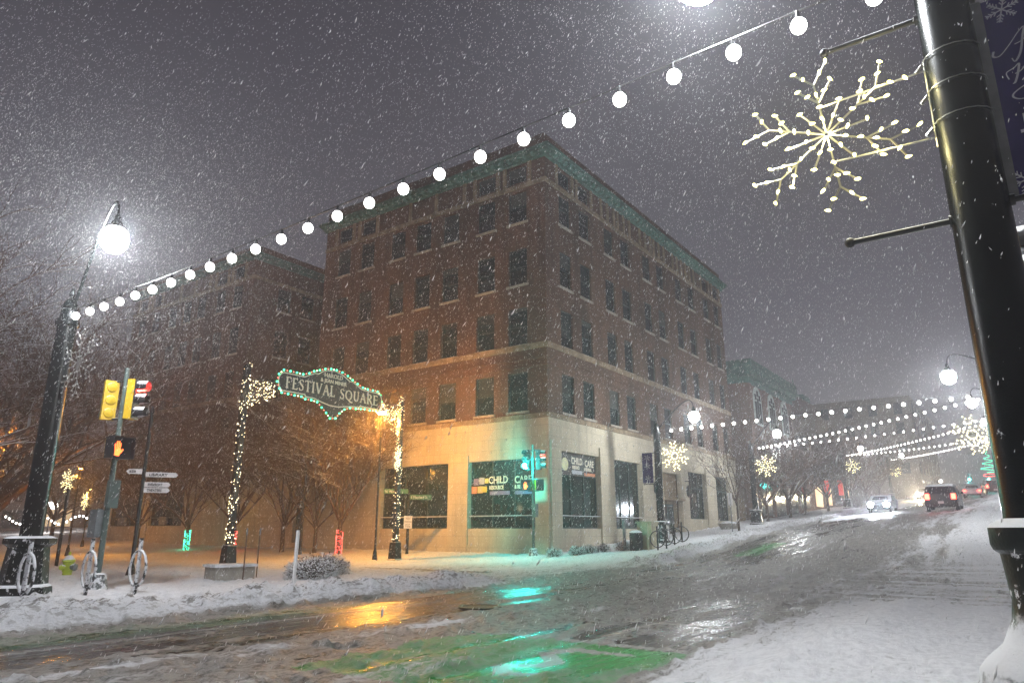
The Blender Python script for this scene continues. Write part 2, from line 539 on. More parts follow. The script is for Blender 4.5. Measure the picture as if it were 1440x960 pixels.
def surface(x, y):
    tr = fbm(x * .30, y * 2.4, 5, 3)            # ruts that follow the street
    tr2 = fbm(x * .12 + 40, y * 1.3, 4, 9)
    lump = fbm(x * 3.2, y * 3.2, 5, 21)
    wob = (fbm(x * .25, y * .25, 3, 33) - .5) * 1.6
    yy = y + wob * .5
    A = np.interp(yy, [1.6, 2.9, 3.6, 4.2, 5.6, 7.4, 8.7, 9.5, 10.3, 12.2, 12.8, 13.3], [1, 1, .84, .46, .44, .54, .62, .38, .12, .10, .58, 1.05])
    B = np.interp(yy, [-2, 0, 2, 4, 6, 9, 11, 12.3, 13.2, 16], [.95, .88, .82, .66, .54, .50, .42, .34, .46, .70])
    C = np.interp(yy, [-1, 1.5, 3.5, 5, 7, 8.5, 10, 12.2, 12.9, 13.6], [1.1, .98, .80, .56, .50, .36, .18, .10, .5, 1.05])
    wet = np.exp(-(((x - 12.6) / 3.2) ** 2 + ((y - 5.6) / 1.7) ** 2)) * .30
    s = A * (1 - sst(16, 20, x)) + B * sst(16, 20, x) * (1 - sst(27, 32, x)) + C * sst(27, 32, x)
    inter = sst(16, 20, x) * (1 - sst(27, 31, x))
    cr = fbm(x * 2.2, y * .25, 5, 51)           # ruts of the side street
    s = s - wet
    s = s - .34 * np.exp(-(((x - 7.9) / 1.1) ** 2 + ((y - 5.3) / .9) ** 2)) - .25 * np.exp(-(((x - 8.7) / .8) ** 2 + ((y - 4.6) / .6) ** 2))
    # the side street on the far side, and on the near side
    s = np.where((y > 13.0) & (inter > 0), np.interp(y, [13, 16, 19, 30], [.60, .84, .92, 1.0]) * inter + (1 - inter) * 1.1, s)
    s = s - .30 * np.exp(-((x - 22.3) / .35) ** 2) * ((y > 17) & (y < 24))
    near = (1 - sst(2, 7, y)) * inter
    rut = tr * (1 - near) + cr * near
    amp = .95 * (1 - sst(13.0, 13.6, y) * .75) * np.where(y < 2.6, .35 + .65 * inter, 1)
    s = s + (rut - .5) * amp + (tr2 - .5) * .35 + (lump - .5) * .16
    s = np.where((y < 3.0) & (x < 17), np.maximum(s, .55 + .5 * sst(4.2, 2.6, y)), s)
    s = np.clip(s, 0, 1)
    # painted things on the asphalt
    gr = ((x > 5.9) & (x < 9.55) & (y > 3.9) & (y < 7.5)).astype(float) * .9
    gr = np.maximum(gr, ((x > 2) & (x < 12.0) & (y > 11.75) & (y < 12.55)) * .2)
    gr = np.maximum(gr, ((x > 33.0) & (x < 38.5) & (y > 10.2) & (y < 11.3)) * .9)
    pt = (seg_dist(x, y, [(9.72, 3.9), (9.72, 8.2)]) < .11) | (seg_dist(x, y, [(12.35, 3.2), (12.35, 8.6)]) < .10) \
        | (seg_dist(x, y, [(9.72, 5.55), (12.35, 5.75)]) < .08) | (seg_dist(x, y, [(0, 11.35), (13.2, 11.45)]) < .055) \
        | (seg_dist(x, y, [(14.5, 11.45), (17.5, 11.45)]) < .06) | (seg_dist(x, y, [(0, 8.1), (9.7, 8.1)]) < .055)
    bike = [(9.0, 5.05), (9.02, 5.35), (8.55, 5.55), (8.05, 5.1), (7.75, 5.15), (7.45, 5.5), (7.1, 5.2), (7.2, 4.8)]
    pt = pt | (seg_dist(x, y, bike) < .12) | (seg_dist(x, y, [(9.05, 4.6), (9.05, 5.4)]) < .09) | (np.abs(np.hypot(x - 6.9, y - 6.5) - .42) < .06)
    # heights
    off = sst(13.0, 13.7, y) * (1 - inter) + sst(3.1, 2.2, y) * (1 - inter)
    bank = np.exp(-((y - 14.0) / .75) ** 2) * (1 - sst(.25, .9, inter)) * sst(-20, -5, x)
    bank2 = np.exp(-((y - 2.6) / .7) ** 2) * (1 - sst(.25, .9, inter)) * .35
    drift = (fbm(x * .35, y * .35, 3, 77) - .5) * .16
    h = off * (.13 + drift) + bank * (.16 + .30 * (fbm(x * 1.1, y * 1.1, 3, 5) - .4)) + bank2 * .2
    slushy = np.clip(1 - np.abs(s - .58) / .42, 0, 1)
    h = h + slushy * (lump - .45) * .20 * (1 - off * .3) + s * .035 + bank * (lump - .5) * .42
    foot = fbm(x * 1.7, y * 1.7, 3, 91)
    h = h - off * .10 * sst(.66, .74, foot) * np.where(y > 13, 1, .4)
    h = h - .035 * near * sst(.42, .3, cr)
    cl = fbm(x * 4.5 + 9, y * 4.5, 4, 121)
    h = h + np.clip(cl - .60, 0, 1) * .34 * sst(.45, .7, s) * (1 - sst(3.0, 1.0, y) * .6)
    h = h + (fbm(x * 1.2, y * 1.2, 4, 140) - .5) * .07 * off
    dirt = np.clip((bank * 1.25 + slushy * .6) * (.35 + lump) + .55 * inter * (tr2 > .52) * slushy, 0, 1)
    return s, gr, pt.astype(float), h, np.clip(dirt, 0, 1)


ang = np.radians(np.arange(-84, 84.01, .14) + 35.6)
rad = [1.6]
while rad[-1] < 240: rad.append(rad[-1] * 1.0085)
rad = np.array(rad)
RR, AA = np.meshgrid(rad, ang, indexing='ij')
GX = RR * np.cos(AA); GY = RR * np.sin(AA)
S_, G_, P_, H_, D_ = surface(GX, GY)
GZ = gz(GX, GY) + H_
nr, na = GX.shape
V = np.stack([GX.ravel(), GY.ravel(), GZ.ravel()], 1)
idx = np.arange(nr * na).reshape(nr, na)
F = np.stack([idx[:-1, :-1], idx[1:, :-1], idx[1:, 1:], idx[:-1, 1:]], -1).reshape(-1, 4)
fc = V[F].mean(1)
side = (fc[:, 0] > 19.2) & (fc[:, 0] < 28.4)
cls = np.where(fc[:, 1] > 13.15, np.where(side & (fc[:, 1] < 60), 1, np.where(fc[:, 0] < 19.2, 2, 3)), np.where((fc[:, 1] < 2.4) & ~side, 4, 0))

gm, gt, gp, go = base_mat('snow_slush_and_wet_asphalt')


def att(name):
    n = N(gt, 'ShaderNodeAttribute'); n.attribute_name = name
    return n.outputs['Fac']


tcg = N(gt, 'ShaderNodeTexCoord')
fine = noise(gt, 7.0, 8, .72, tcg.outputs['Object'], (.8, 1.3, 1))
fine2 = noise(gt, 2.4, 7, .68, tcg.outputs['Object'], (.35, 1.9, 1))
grain = noise(gt, 45.0, 3, .6, tcg.outputs['Object'])
sn = mth(gt, 'ADD', att('snow'), mth(gt, 'MULTIPLY', mth(gt, 'SUBTRACT', fine, .5), .75))
sn = mth(gt, 'ADD', sn, mth(gt, 'MULTIPLY', mth(gt, 'SUBTRACT', fine2, .5), .75))
k_slush = ramp(gt, sn, (.16, .40, 0, 1))
k_snow = ramp(gt, sn, (.60, .92, 0, 1))
asph = mixc(gt, fine2, (.016, .017, .018), (.050, .048, .046))
green = mixc(gt, fine, (.015, .26, .04), (.035, .40, .08))
c = mixc(gt, mth(gt, 'MULTIPLY', att('green'), ramp(gt, fine2, (.25, .45, .55, 1))), asph, green)
c = mixc(gt, mth(gt, 'MULTIPLY', att('paint'), ramp(gt, fine, (.30, .46, .55, 1))), c, (.42, .41, .39))
slc = mixc(gt, ramp(gt, fine, (.36, .62, 0, 1)), (.10, .086, .072), (.44, .415, .385))
slc = mixc(gt, mth(gt, 'MULTIPLY', att('green'), .6), slc, (.06, .38, .10))
c = mixc(gt, mth(gt, 'MULTIPLY', k_slush, .93), c, slc)
c = mixc(gt, k_snow, c, mixc(gt, ramp(gt, fine, (.35, .6, 0, 1)), (.70, .70, .73), (.86, .86, .89)))
c = mixc(gt, mth(gt, 'MULTIPLY', att('dirt'), ramp(gt, fine, (.48, .58, 0, .9))), c, (.12, .10, .085))
gt.links.new(c, gp.inputs['Base Color'])
rg = N(gt, 'ShaderNodeMix'); gt.links.new(k_slush, rg.inputs[0])
gt.links.new(ramp(gt, fine2, (.3, .7, .13, .34)), rg.inputs[2]); rg.inputs[3].default_value = .5
rg2 = N(gt, 'ShaderNodeMix'); gt.links.new(k_snow, rg2.inputs[0]); gt.links.new(rg.outputs[0], rg2.inputs[2]); rg2.inputs[3].default_value = .75
gt.links.new(rg2.outputs[0], gp.inputs['Roughness'])
gp.inputs['Specular IOR Level'].default_value = .6
hb = mth(gt, 'MULTIPLY', mth(gt, 'ADD', fine, mth(gt, 'MULTIPLY', grain, .35)), mth(gt, 'ADD', mth(gt, 'MULTIPLY', k_slush, .9), .14))
bmp = N(gt, 'ShaderNodeBump'); bmp.inputs['Strength'].default_value = .8; bmp.inputs['Distance'].default_value = .07
gt.links.new(hb, bmp.inputs['Height']); gt.links.new(bmp.outputs[0], gp.inputs['Normal'])

for ci, nm in enumerate(['road', 'side_street', 'snowy_plaza', 'snowy_pavement', 'near_pavement']):
    f = F[cls == ci]
    used, inv = np.unique(f, return_inverse=True)
    o = np_mesh(nm, V[used], inv.reshape(-1, 4), gm, smooth=True)
    for an, arr in (('snow', S_), ('green', G_), ('paint', P_), ('dirt', D_)):
        a = o.data.attributes.new(an, 'FLOAT', 'POINT'); a.data.foreach_set('value', arr.ravel()[used].astype(np.float32))
    tag(o, kind='structure')
mb = MB()   # the land beyond and behind, one coarse sheet under the fine one
for i in range(-10, 22):
    for j in range(-14, 20):
        q = []
        for a, b in ((0, 0), (1, 0), (1, 1), (0, 1)):
            x, y = (i + a) * 30, (j + b) * 30
            q.append((x, y, g(x, y) - .35))
        mb.quad(*q)
tag(mb.build('ground', mat('snowfield', (.75, .76, .79), .8), smooth=True), kind='structure')


# ------------------------------------------------------------------ buildings
def attach(o, parent):
    o.parent = parent
    o.matrix_parent_inverse = Matrix.Translation(-Vector(parent.location))
    return o


def wall(mb, fn, U, Z, holes, depth=.22, mi=0, mr=None):
    us = sorted(set([U[0], U[1]] + [h[i] for h in holes for i in (0, 1)]))
    zs = sorted(set([Z[0], Z[1]] + [h[i] for h in holes for i in (2, 3)]))
    for a, b in zip(us[:-1], us[1:]):
        for c_, d in zip(zs[:-1], zs[1:]):
            uc, zc = (a + b) / 2, (c_ + d) / 2
            if any(h[0] < uc < h[1] and h[2] < zc < h[3] for h in holes): continue
            mb.quad(fn(a, c_, 0), fn(b, c_, 0), fn(b, d, 0), fn(a, d, 0), mi)
    mr = mi if mr is None else mr
    for h in holes:
        for (a, c_), (b, d) in (((h[0], h[2]), (h[1], h[2])), ((h[1], h[2]), (h[1], h[3])), ((h[1], h[3]), (h[0], h[3])), ((h[0], h[3]), (h[0], h[2]))):
            mb.quad(fn(a, c_, 0), fn(b, d, 0), fn(b, d, -depth), fn(a, c_, -depth), mr)


def sash_window(wd, ht, fmat, gmat, mull=0, rail=True, sill=True, depth=.16, bars=()):
    """local: x along the wall, -y outwards, origin bottom centre of the opening"""
    f = MB(); t = .075; y0, y1 = depth - .05, depth + .03
    h = wd / 2 - .002
    f.box(-h, -h + t, y0, y1, 0.002, ht - .002); f.box(h - t, h, y0, y1, 0.002, ht - .002)
    f.box(-h + t, h - t, y0, y1, .002, t); f.box(-h + t, h - t, y0, y1, ht - t, ht - .002)
    if rail: f.box(-h + t, h - t, y0 + .004, y1, ht * .5 - .03, ht * .5 + .03)
    for i in range(mull):
        x = -h + (i + 1) * 2 * h / (mull + 1)
        f.box(x - .035, x + .035, y0 + .002, y1, t, ht - t)
    for z in bars: f.box(-h + t, h - t, y0 - .012, y1, z - .05, z + .05)
    fo = f.build('window', fmat, smooth=False)
    po = MB().box(-h + t * .5, h - t * .5, y1 - .03, y1 - .01, t * .5, ht - t * .5).build('pane', gmat, fo, smooth=False)
    if sill: MB().box(-h - .12, h + .12, -.09, depth - .05, -.13, .012).build('sill', M['sill'], fo, smooth=False)
    return fo


def put(win, parent, x, y, z, rz=0, first=None):
    c = win if first else copy_tree(win)
    c.parent = parent
    c.location = (x - parent.location[0], y - parent.location[1], z - parent.location[2])
    c.rotation_euler = (0, 0, rz)
    return c


XL, YR = 33.7, 21.6
fnL = lambda u, z, d: (XL - d, u, z)
fnR = lambda u, z, d: (u, YR - d, z)
hall = thing('brick_building', 'tall dark red brick corner building with green cornice above a pale limestone ground floor', 'building', (XL, YR, 0))
rows = [(8.35, 10.72), (12.42, 14.8), (16.3, 18.72), (20.48, 22.62)]
cL = [40.1, 37.5, 34.3, 31.8, 29.25, 26.2, 23.7]
cR = [36.05, 38.6, 42.1, 44.65, 48.4, 51.0, 54.8, 57.6, 61.3, 64.1]
cW = [54.0, 56.6, 59.7, 62.1, 64.6, 67.8, 70.4]
WW = 1.42
hL = [(c_ - WW / 2, c_ + WW / 2, a, b) for c_ in cL for a, b in rows] + [(c_ - WW / 2, c_ + WW / 2, 23.28, 24.38) for c_ in (40.1, 37.5, 26.2, 23.7)]
hR = [(c_ - WW / 2, c_ + WW / 2, a, b) for c_ in cR for a, b in rows] + [(c_ - WW / 2, c_ + WW / 2, 23.28, 24.38) for c_ in (36.05, 38.6, 61.3, 64.1)]
hW = [(c_ - WW / 2, c_ + WW / 2, a, b) for c_ in cW for a, b in rows] + [(c_ - WW / 2, c_ + WW / 2, 23.28, 24.38) for c_ in (54.0, 56.6, 67.8, 70.4)]
cS = [37.0, 39.6, 43.2, 45.8, 49.4, 52.0]
hS = [(c_ - WW / 2, c_ + WW / 2, a, b) for c_ in cS for a, b in rows]
w_ = MB()
wall(w_, fnL, (21.6, 42.3), (7.9, 24.75), hL)
wall(w_, fnR, (33.7, 65.7), (7.9, 24.75), hR)
wall(w_, fnL, (51.8, 72.4), (7.9, 24.75), hW)
wall(w_, lambda u, z, d: (u, 51.8 - d, z), (33.7, 56), (7.9, 24.75), hS)
w_.quad((33.7, 42.3, 7.9), (56, 42.3, 7.9), (56, 42.3, 26.3), (33.7, 42.3, 26.3))
w_.quad((65.7, 21.6, -1), (65.7, 50, -1), (65.7, 50, 26.3), (65.7, 21.6, 26.3))
w_.quad((56, 42.3, 7.9), (56, 51.8, 7.9), (56, 51.8, 26.3), (56, 42.3, 26.3))
w_.quad((33.7, 72.4, -1), (56, 72.4, -1), (56, 72.4, 25.9), (33.7, 72.4, 25.9))
for (x0, x1, y0, y1, zt) in ((33.76, 65.64, 21.66, 42.24, 26.3), (33.76, 56, 51.86, 72.34, 25.95)):   # parapets
    w_.box(x0, x1, y0, y0 + .4, 24.9, zt); w_.box(x0, x0 + .4, y0 + .402, y1, 24.9, zt)
    w_.box(x1 - .4, x1, y0 + .402, y1, 24.9, zt)
    w_.box(x0 + .402, x1 - .402, y1 - .4, y1, 24.9, zt)
attach(w_.build('wall', M['brick'], smooth=False), hall)
# corner quoin bands in the second storey
q_ = MB()
for z in (10.95, 11.45):
    q_.box(33.62, 33.698, 21.52, 42.3, z, z + .14); q_.box(33.7, 65.7, 21.52, 21.598, z, z + .14)
attach(q_.build('brick_band', M['brick'], smooth=False), hall)
rf = MB().box(34.2, 65.2, 22.1, 41.8, 25.2, 25.3)
rf.box(34.2, 55.6, 52.3, 71.9, 25.2, 25.3); rf.box(34, 56, 42.31, 51.79, 7.5, 7.62)
attach(rf.build('roof', M['roofing'], smooth=False), hall)


def trim(z0, z1, pr, mt, name, left=True, wing=True):
    m_ = MB()
    m_.box(XL - pr, XL - .001, YR - pr, 42.3, z0, z1); m_.box(XL + .001, 65.7, YR - pr, YR - .001, z0, z1)
    m_.box(XL - .0005, XL + .0005, YR - pr + .001, YR - .001, z0, z1)
    if wing:
        m_.box(XL - pr, XL - .001, 51.8 - pr, 72.4, z0, z1); m_.box(XL + .001, 56, 51.8 - pr, 51.799, z0, z1)
    return attach(m_.build(name, mt, smooth=False), hall)


trim(12.06, 12.39, .11, M['stone2'], 'string_course')
trim(22.82, 23.10, .10, M['stone2'], 'string_course')
trim(7.86, 8.14, .20, M['stone2'], 'string_course')
trim(7.55, 7.70, .10, M['stone2'], 'string_course')
def pilaster(*b):
    attach(MB().box(*b).build('pilaster', M['stone2'], smooth=False), hall)


for c_ in cL + cW:
    if c_ in (34.3, 31.8, 29.25, 59.7, 62.1, 64.6): us = (c_ - 1.15,)
    else: us = (c_ - .98, c_ + .98)
    for u in us: pilaster(XL - .09, XL - .001, u - .13, u + .13, 23.1, 24.74)
for i, c_ in enumerate(cR):
    for u in ((c_ - 1.0, c_ + 1.0) if i in (0, 1, 8, 9) else (c_ - 1.05, c_ - .1, c_ + .9)): pilaster(u - .12, u + .12, YR - .09, YR - .001, 23.1, 24.74)
co = MB()
for (a, z0, z1) in ((.22, 24.55, 24.78), (.42, 24.78, 24.90), (.58, 24.90, 25.06), (.66, 25.06, 25.12)):
    co.box(XL - a, XL + .1, YR - a, 42.3 + a * .6, z0, z1 - .002); co.box(XL + .101, 65.7 + a * .6, YR - a, YR + .1, z0, z1 - .002)
    co.box(XL - a, XL + .1, 51.8 - a, 72.4 + a * .6, z0, z1 - .002); co.box(XL + .101, 56, 51.8 - a, 51.9, z0, z1 - .002)
u = 22.2
while u < 72.2:
    if not 42.2 < u < 51.9: co.box(XL - .52, XL - .24, u, u + .16, 24.66, 24.89, 1)
    u += .62
u = 34.3
while u < 65.6:
    co.box(u, u + .16, YR - .52, YR - .24, 24.66, 24.89, 1); u += .62
attach(co.build('cornice', [M['copper'], M['copper_light']], smooth=False), hall)

W1 = sash_window(WW, 2.38, M['wframe'], M['glass'])
W2 = sash_window(WW, 1.1, M['wframe'], M['glass'], rail=False, sill=False)
first = True
for cc, fx in ((cL, 'L'), (cR, 'R'), (cW, 'L'), (cS, 'S')):
    for c_ in cc:
        for a, b in rows:
            if fx == 'L': o = put(W1, hall, XL, c_, a, R(-90), first)
            elif fx == 'R': o = put(W1, hall, c_, YR, a, 0, first)
            else: o = put(W1, hall, c_, 51.8, a, 0, first)
            first = False
first = True
for c_, fx in [(c_, 'L') for c_ in (40.1, 37.5, 26.2, 23.7, 54.0, 56.6, 67.8, 70.4)] + [(c_, 'R') for c_ in (36.05, 38.6, 61.3, 64.1)]:
    put(W2, hall, *((XL, c_, 23.28, R(-90)) if fx == 'L' else (c_, YR, 23.28, 0)), first)
    first = False

# limestone ground floor
sL = [(22.4, 27.25, 1.69, 5.6), (28.85, 34.7, 1.69, 5.6), (42.5, 43.7, .12, 3.7), (58.6, 64.0, 1.95, 5.4), (65.8, 71.4, 1.95, 5.6)]
sR = [(34.8, 39.4, 1.69, 6.06), (41.3, 45.35, 1.69, 6.06), (48.6, 52.6, .95, 5.75), (54.0, 57.6, 2.45, 6.1), (60.0, 63.4, 2.36, 6.1)]
st = MB()
pr = .12
fl2 = lambda u, z, d: (XL - pr - d, u, z)
fr2 = lambda u, z, d: (u, YR - pr - d, z)
wall(st, fl2, (YR - pr, 72.5), (-1, 7.88), sL, .40)
wall(st, fr2, (XL - pr, 65.75), (-1, 7.88), sR, .40)
st.quad((XL - pr, 42.3, 7.88), (XL - pr, 51.8, 7.88), (XL + .5, 51.8, 7.88), (XL + .5, 42.3, 7.88))
st.quad((33.58, 72.5, -1), (56, 72.5, -1), (56, 72.5, 7.88), (33.58, 72.5, 7.88))
st.quad((65.75, 21.48, -1), (65.75, 40, -1), (65.75, 40, 7.88), (65.75, 21.48, 7.88))
# piers standing proud of the panels
for u0, u1 in ((21.48, 22.38), (27.27, 28.83), (34.72, 36.4), (41.2, 42.3), (50.8, 52.2), (64.1, 65.7), (71.5, 72.5)):
    st.box(XL - pr - .10, XL - pr - .001, u0, u1, -1, 6.0)
for u0, u1 in ((33.7, 34.78), (39.42, 41.28), (45.4, 47.1), (57.65, 59.9), (63.5, 65.0)):
    st.box(u0, u1, YR - pr - .10, YR - pr - .001, -1, 6.6)
st.box(XL - pr - .06, XL - pr - .001, YR - pr, 72.5, -1, .75)
attach(st.build('ground_floor', M['stone'], smooth=False), hall)
for i, (a, b, z0, z1) in enumerate(sL):
    if i == 2: continue
    sw = sash_window(b - a, z1 - z0, M['wframe'], M['shopglass'], mull=2, rail=False, sill=False, depth=.30, bars=(.70,))
    put(sw, hall, XL - pr, (a + b) / 2, z0, R(-90), True)
for i, (a, b, z0, z1) in enumerate(sR):
    if i == 2: continue
    sw = sash_window(b - a, z1 - z0, M['wframe'], M['shopglass'], mull=2 if i < 2 else 2, rail=False, sill=False, depth=.30, bars=(.70,) if i < 2 else (z1 - z0 - 1.25,))
    put(sw, hall, (a + b) / 2, YR - pr, z0, 0, True)
    # a pale ledge with lying snow on the low glazing bar
sn_ = MB()
for a, b, z0, z1 in sL[:2]: sn_.box(XL - pr - .04, XL - pr + .18, a + .08, b - .08, 2.385, 2.43)
for a, b, z0, z1 in sR[:2]: sn_.box(a + .08, b - .08, YR - pr - .04, YR - pr + .18, 2.385, 2.43)
attach(sn_.build('snow_ledge', M['roofing'], smooth=False), hall)


def door_leaf(w1, h1):
    d = MB().box(-w1 / 2, w1 / 2, 0, .07, 0, h1)
    o = d.build('door', M['wframe'], smooth=False)
    MB().box(-w1 / 2 + .12, w1 / 2 - .12, -.012, -.002, .35, h1 - .15).build('pane', M['shopglass'], o, smooth=False)
    MB().tube([(w1 / 2 - .2, -.06, .95), (w1 / 2 - .2, -.06, 1.3)], .015, 6).build('handle', M['greymetal'], o)
    return o


for dx in (49.9, 51.05):
    put(door_leaf(1.1, 2.5), hall, dx, YR + .25, .98, 0, True)
dp = MB(); dp.box(48.6, 52.6, YR + .35, YR + .45, .9, 5.8)
dp.box(48.6, 52.6, YR - .35, YR + .2, 3.75, 3.9)
attach(dp.build('door_surround', M['stone2'], smooth=False), hall)
put(door_leaf(1.15, 3.5), hall, XL + .15, 43.1, .12, R(-90), True)
# lanterns on brackets each side of the entrance
for lx in (47.1, 53.1):
    L_ = MB(); L_.box(lx - .03, lx + .03, YR - .65, YR - .13, 5.25, 5.31); L_.box(lx - .04, lx + .04, YR - .66, YR - .58, 3.1, 5.25)
    L_.lathe([(.02, 5.0), (.16, 4.75), (.13, 4.2), (.03, 4.05)], (lx, YR - .42, 0), 6)
    attach(L_.build('wall_lantern', M['black']), hall)
# shop lettering and logo
SX = XL - pr + .20
for (yy_, body, z, s_, c_) in ((25.9, 'CHILD', 4.28, .58, 'cream'), (24.0, 'CARE', 4.24, .58, 'cream'), (25.85, 'RESOURCE', 3.93, .30, 'cream'), (24.0, '& REFERRAL', 3.93, .30, 'cream')):
    attach(text_obj('lettering', body, s_, M[c_], None, (SX, yy_, z), (0, -1, 0), (0, 0, 1), sx=.84 if s_ > .5 else .72, bold=.012), hall)
lg = MB()
for k_, (yy_, z, s_, mi) in enumerate(((26.85, 4.2, .42, 0), (26.42, 4.25, .42, 1), (26.05, 4.3, .30, 2), (27.0, 3.72, .44, 3), (26.55, 3.74, .42, 4), (26.2, 3.78, .36, 2))):
    lg.box(SX - .02, SX, yy_ - s_ / 2, yy_ + s_ / 2 - .03, z, z + s_ * .95, mi)
LOGO = [mat('logo_' + n_, c_, .6, var=.1) for n_, c_ in (('violet', (.25, .2, .35)), ('silver', (.5, .5, .55)), ('yellow', (.7, .55, .1)), ('orange', (.7, .28, .15)), ('gold', (.75, .5, .2)))]
attach(lg.build('logo', LOGO, smooth=False), hall)
ln = MB(); ln.box(SX - .015, SX, 24.35, 25.8, 3.60, 3.82); ln.box(SX - .015, SX, 22.8, 23.95, 3.60, 3.80)
attach(ln.build('phone_line', LOGO[0], smooth=False), hall)
SY = YR - pr + .20
pb = MB().box(34.88, 39.32, SY + .01, SY + .04, 4.72, 5.98)
attach(pb.build('window_sign_board', M['printdark'], smooth=False), hall)
for (xx_, body, z, s_) in ((36.35, 'CHILD', 5.42, .56), (37.95, 'CARE', 5.36, .56), (36.45, 'RESOURCE', 5.14, .26), (37.85, '& REFERRAL', 5.10, .26)):
    attach(text_obj('lettering', body, s_, M['cream'], None, (xx_, SY, z), (1, 0, 0), (0, 0, 1), sx=.80 if s_ > .5 else .66, bold=.012), hall)
ln = MB(); ln.box(36.4, 37.6, SY - .01, SY, 4.84, 5.06, 0); ln.box(37.85, 39.2, SY - .01, SY, 4.80, 4.98, 1)
ln.lathe([(.01, -.01), (.38, -.005), (.38, .005), (.01, .01)], (35.62, SY, 5.35), 20, 2, axis=Matrix.Rotation(R(90), 3, 'X'))
attach(ln.build('logo', [LOGO[1], LOGO[3], mat('logo_cream', (.7, .68, .4), .6)], smooth=False), hall)
sd = MB()
for k_ in range(70):
    xx_ = 34.95 + random.random() ** 1.5 * 1.5; z = 5.9 - random.random() ** 1.3 * 1.5
    sd.ball((xx_, SY - .01, z), .028, 5)
attach(sd.build('window_speckles', M['signwhite']), hall)
for k_, (xx_, z, t_) in enumerate(((56.2, 4.2, 'O'), (56.2, 3.8, 'C'), (56.2, 3.4, 'O'), (62.0, 4.1, 'O'), (62.0, 3.6, 'S'))):
    attach(text_obj('window_decal', t_, .42, M['signwhite'], None, (xx_, SY, z), (1, 0, 0), (0, 0, 1)), hall)
for a, b in ((68.0, 69.2), (60.8, 61.9)):
    attach(MB().box(XL - .28, XL - .05, a, b, 2.05, 2.73).build('air_conditioner', M['greymetal'], smooth=False), hall)


# ---- the neighbour with the big green cornice
def arch_poly(w1, h1, n=10):
    r = w1 / 2
    return [(-r, 0), (r, 0)] + [(r * math.cos(a), h1 - r + r * math.sin(a)) for a in [math.pi * i / n for i in range(n + 1)]]


B2 = thing('corniced_building', 'brick building with a deep green cornice and arched windows beside the tall corner building', 'building', (71.7, 21.6, g(71.7, 21.6)))
m_ = MB()
m_.box(71.7, 88.2, 21.6, 45, -1, 17.0)
for x in (71.75, 76.9, 82.1, 87.3): m_.box(x, x + .85, 21.42, 21.598, 2.0, 16.6)
m_.box(71.52, 71.698, 22.5, 23.6, 2, 16.6)
attach(m_.build('wall', M['brick2'], smooth=False), B2)
m_ = MB()
for a, z0, z1 in ((.25, 16.3, 16.9), (.7, 16.9, 17.3), (.95, 17.3, 17.6), (.8, 17.6, 18.62)):
    m_.box(71.7 - a, 88.2 + a, 21.6 - a, 45 - a, z0, z1 - .003)
for i in range(22): m_.box(71.9 + i * .76, 72.15 + i * .76, 20.95, 21.36, 16.75, 17.28)
attach(m_.build('cornice', M['copper'], smooth=False), B2)
attach(MB().box(71.9, 88, 21.9, 44, 18.62, 18.7).build('roof', M['roofing'], smooth=False), B2)
for x in (74.75, 79.95, 85.1):
    p_ = MB(); po = arch_poly(2.7, 4.1); pi = arch_poly(2.35, 3.9)
    p_.prism(po, lambda u, v, d: (x + u, 21.598 - d, 12.2 + v), 0, .09)
    wf = attach(p_.build('arched_window', M['paleframe'], smooth=False), B2)
    for gx in (-.72, 0, .72):
        hgt = 3.3 if gx == 0 else 2.9
        gq = MB().box(x + gx - .29, x + gx + .29, 21.48, 21.503, 12.4, 12.35 + hgt - .6); gq.box(x + gx - .29, x + gx + .29, 21.48, 21.503, 12.45 + hgt - .5, 12.4 + hgt + .15)
        o = gq.build('pane', M['glass'], wf, smooth=False); o.matrix_parent_inverse = Matrix()
    wn = MB()
    for gx in (-1.15, 0, 1.15): wn.box(x + gx - .42, x + gx + .42, 21.52, 21.597, 8.3, 10.6)
    attach(wn.build('window', M['glass'], smooth=False), B2)
    wn = MB().box(x - 1.9, x + 1.9, 21.50, 21.597, 3.0, 6.2)
    attach(wn.build('shop_window', M['shopglass'], smooth=False), B2)
attach(MB().box(71.8, 88.1, 21.2, 21.597, 6.6, 7.0).build('shop_fascia', M['stone2'], smooth=False), B2)

inf = thing('infill_building', 'low tan wall filling the gap between the corner building and the corniced one', 'building', (65.8, 22.6, g(66, 22)))
attach(MB().box(65.8, 71.4, 22.6, 40, -1, 7.6).build('wall', M['brick3'], smooth=False), inf)
attach(MB().box(65.78, 71.42, 22.4, 40, 7.6, 7.85).build('coping', M['sill'], smooth=False), inf)
attach(MB().box(66.6, 70.6, 22.50, 22.597, 2.0, 4.6).build('garage_door', M['stone2'], smooth=False), inf)


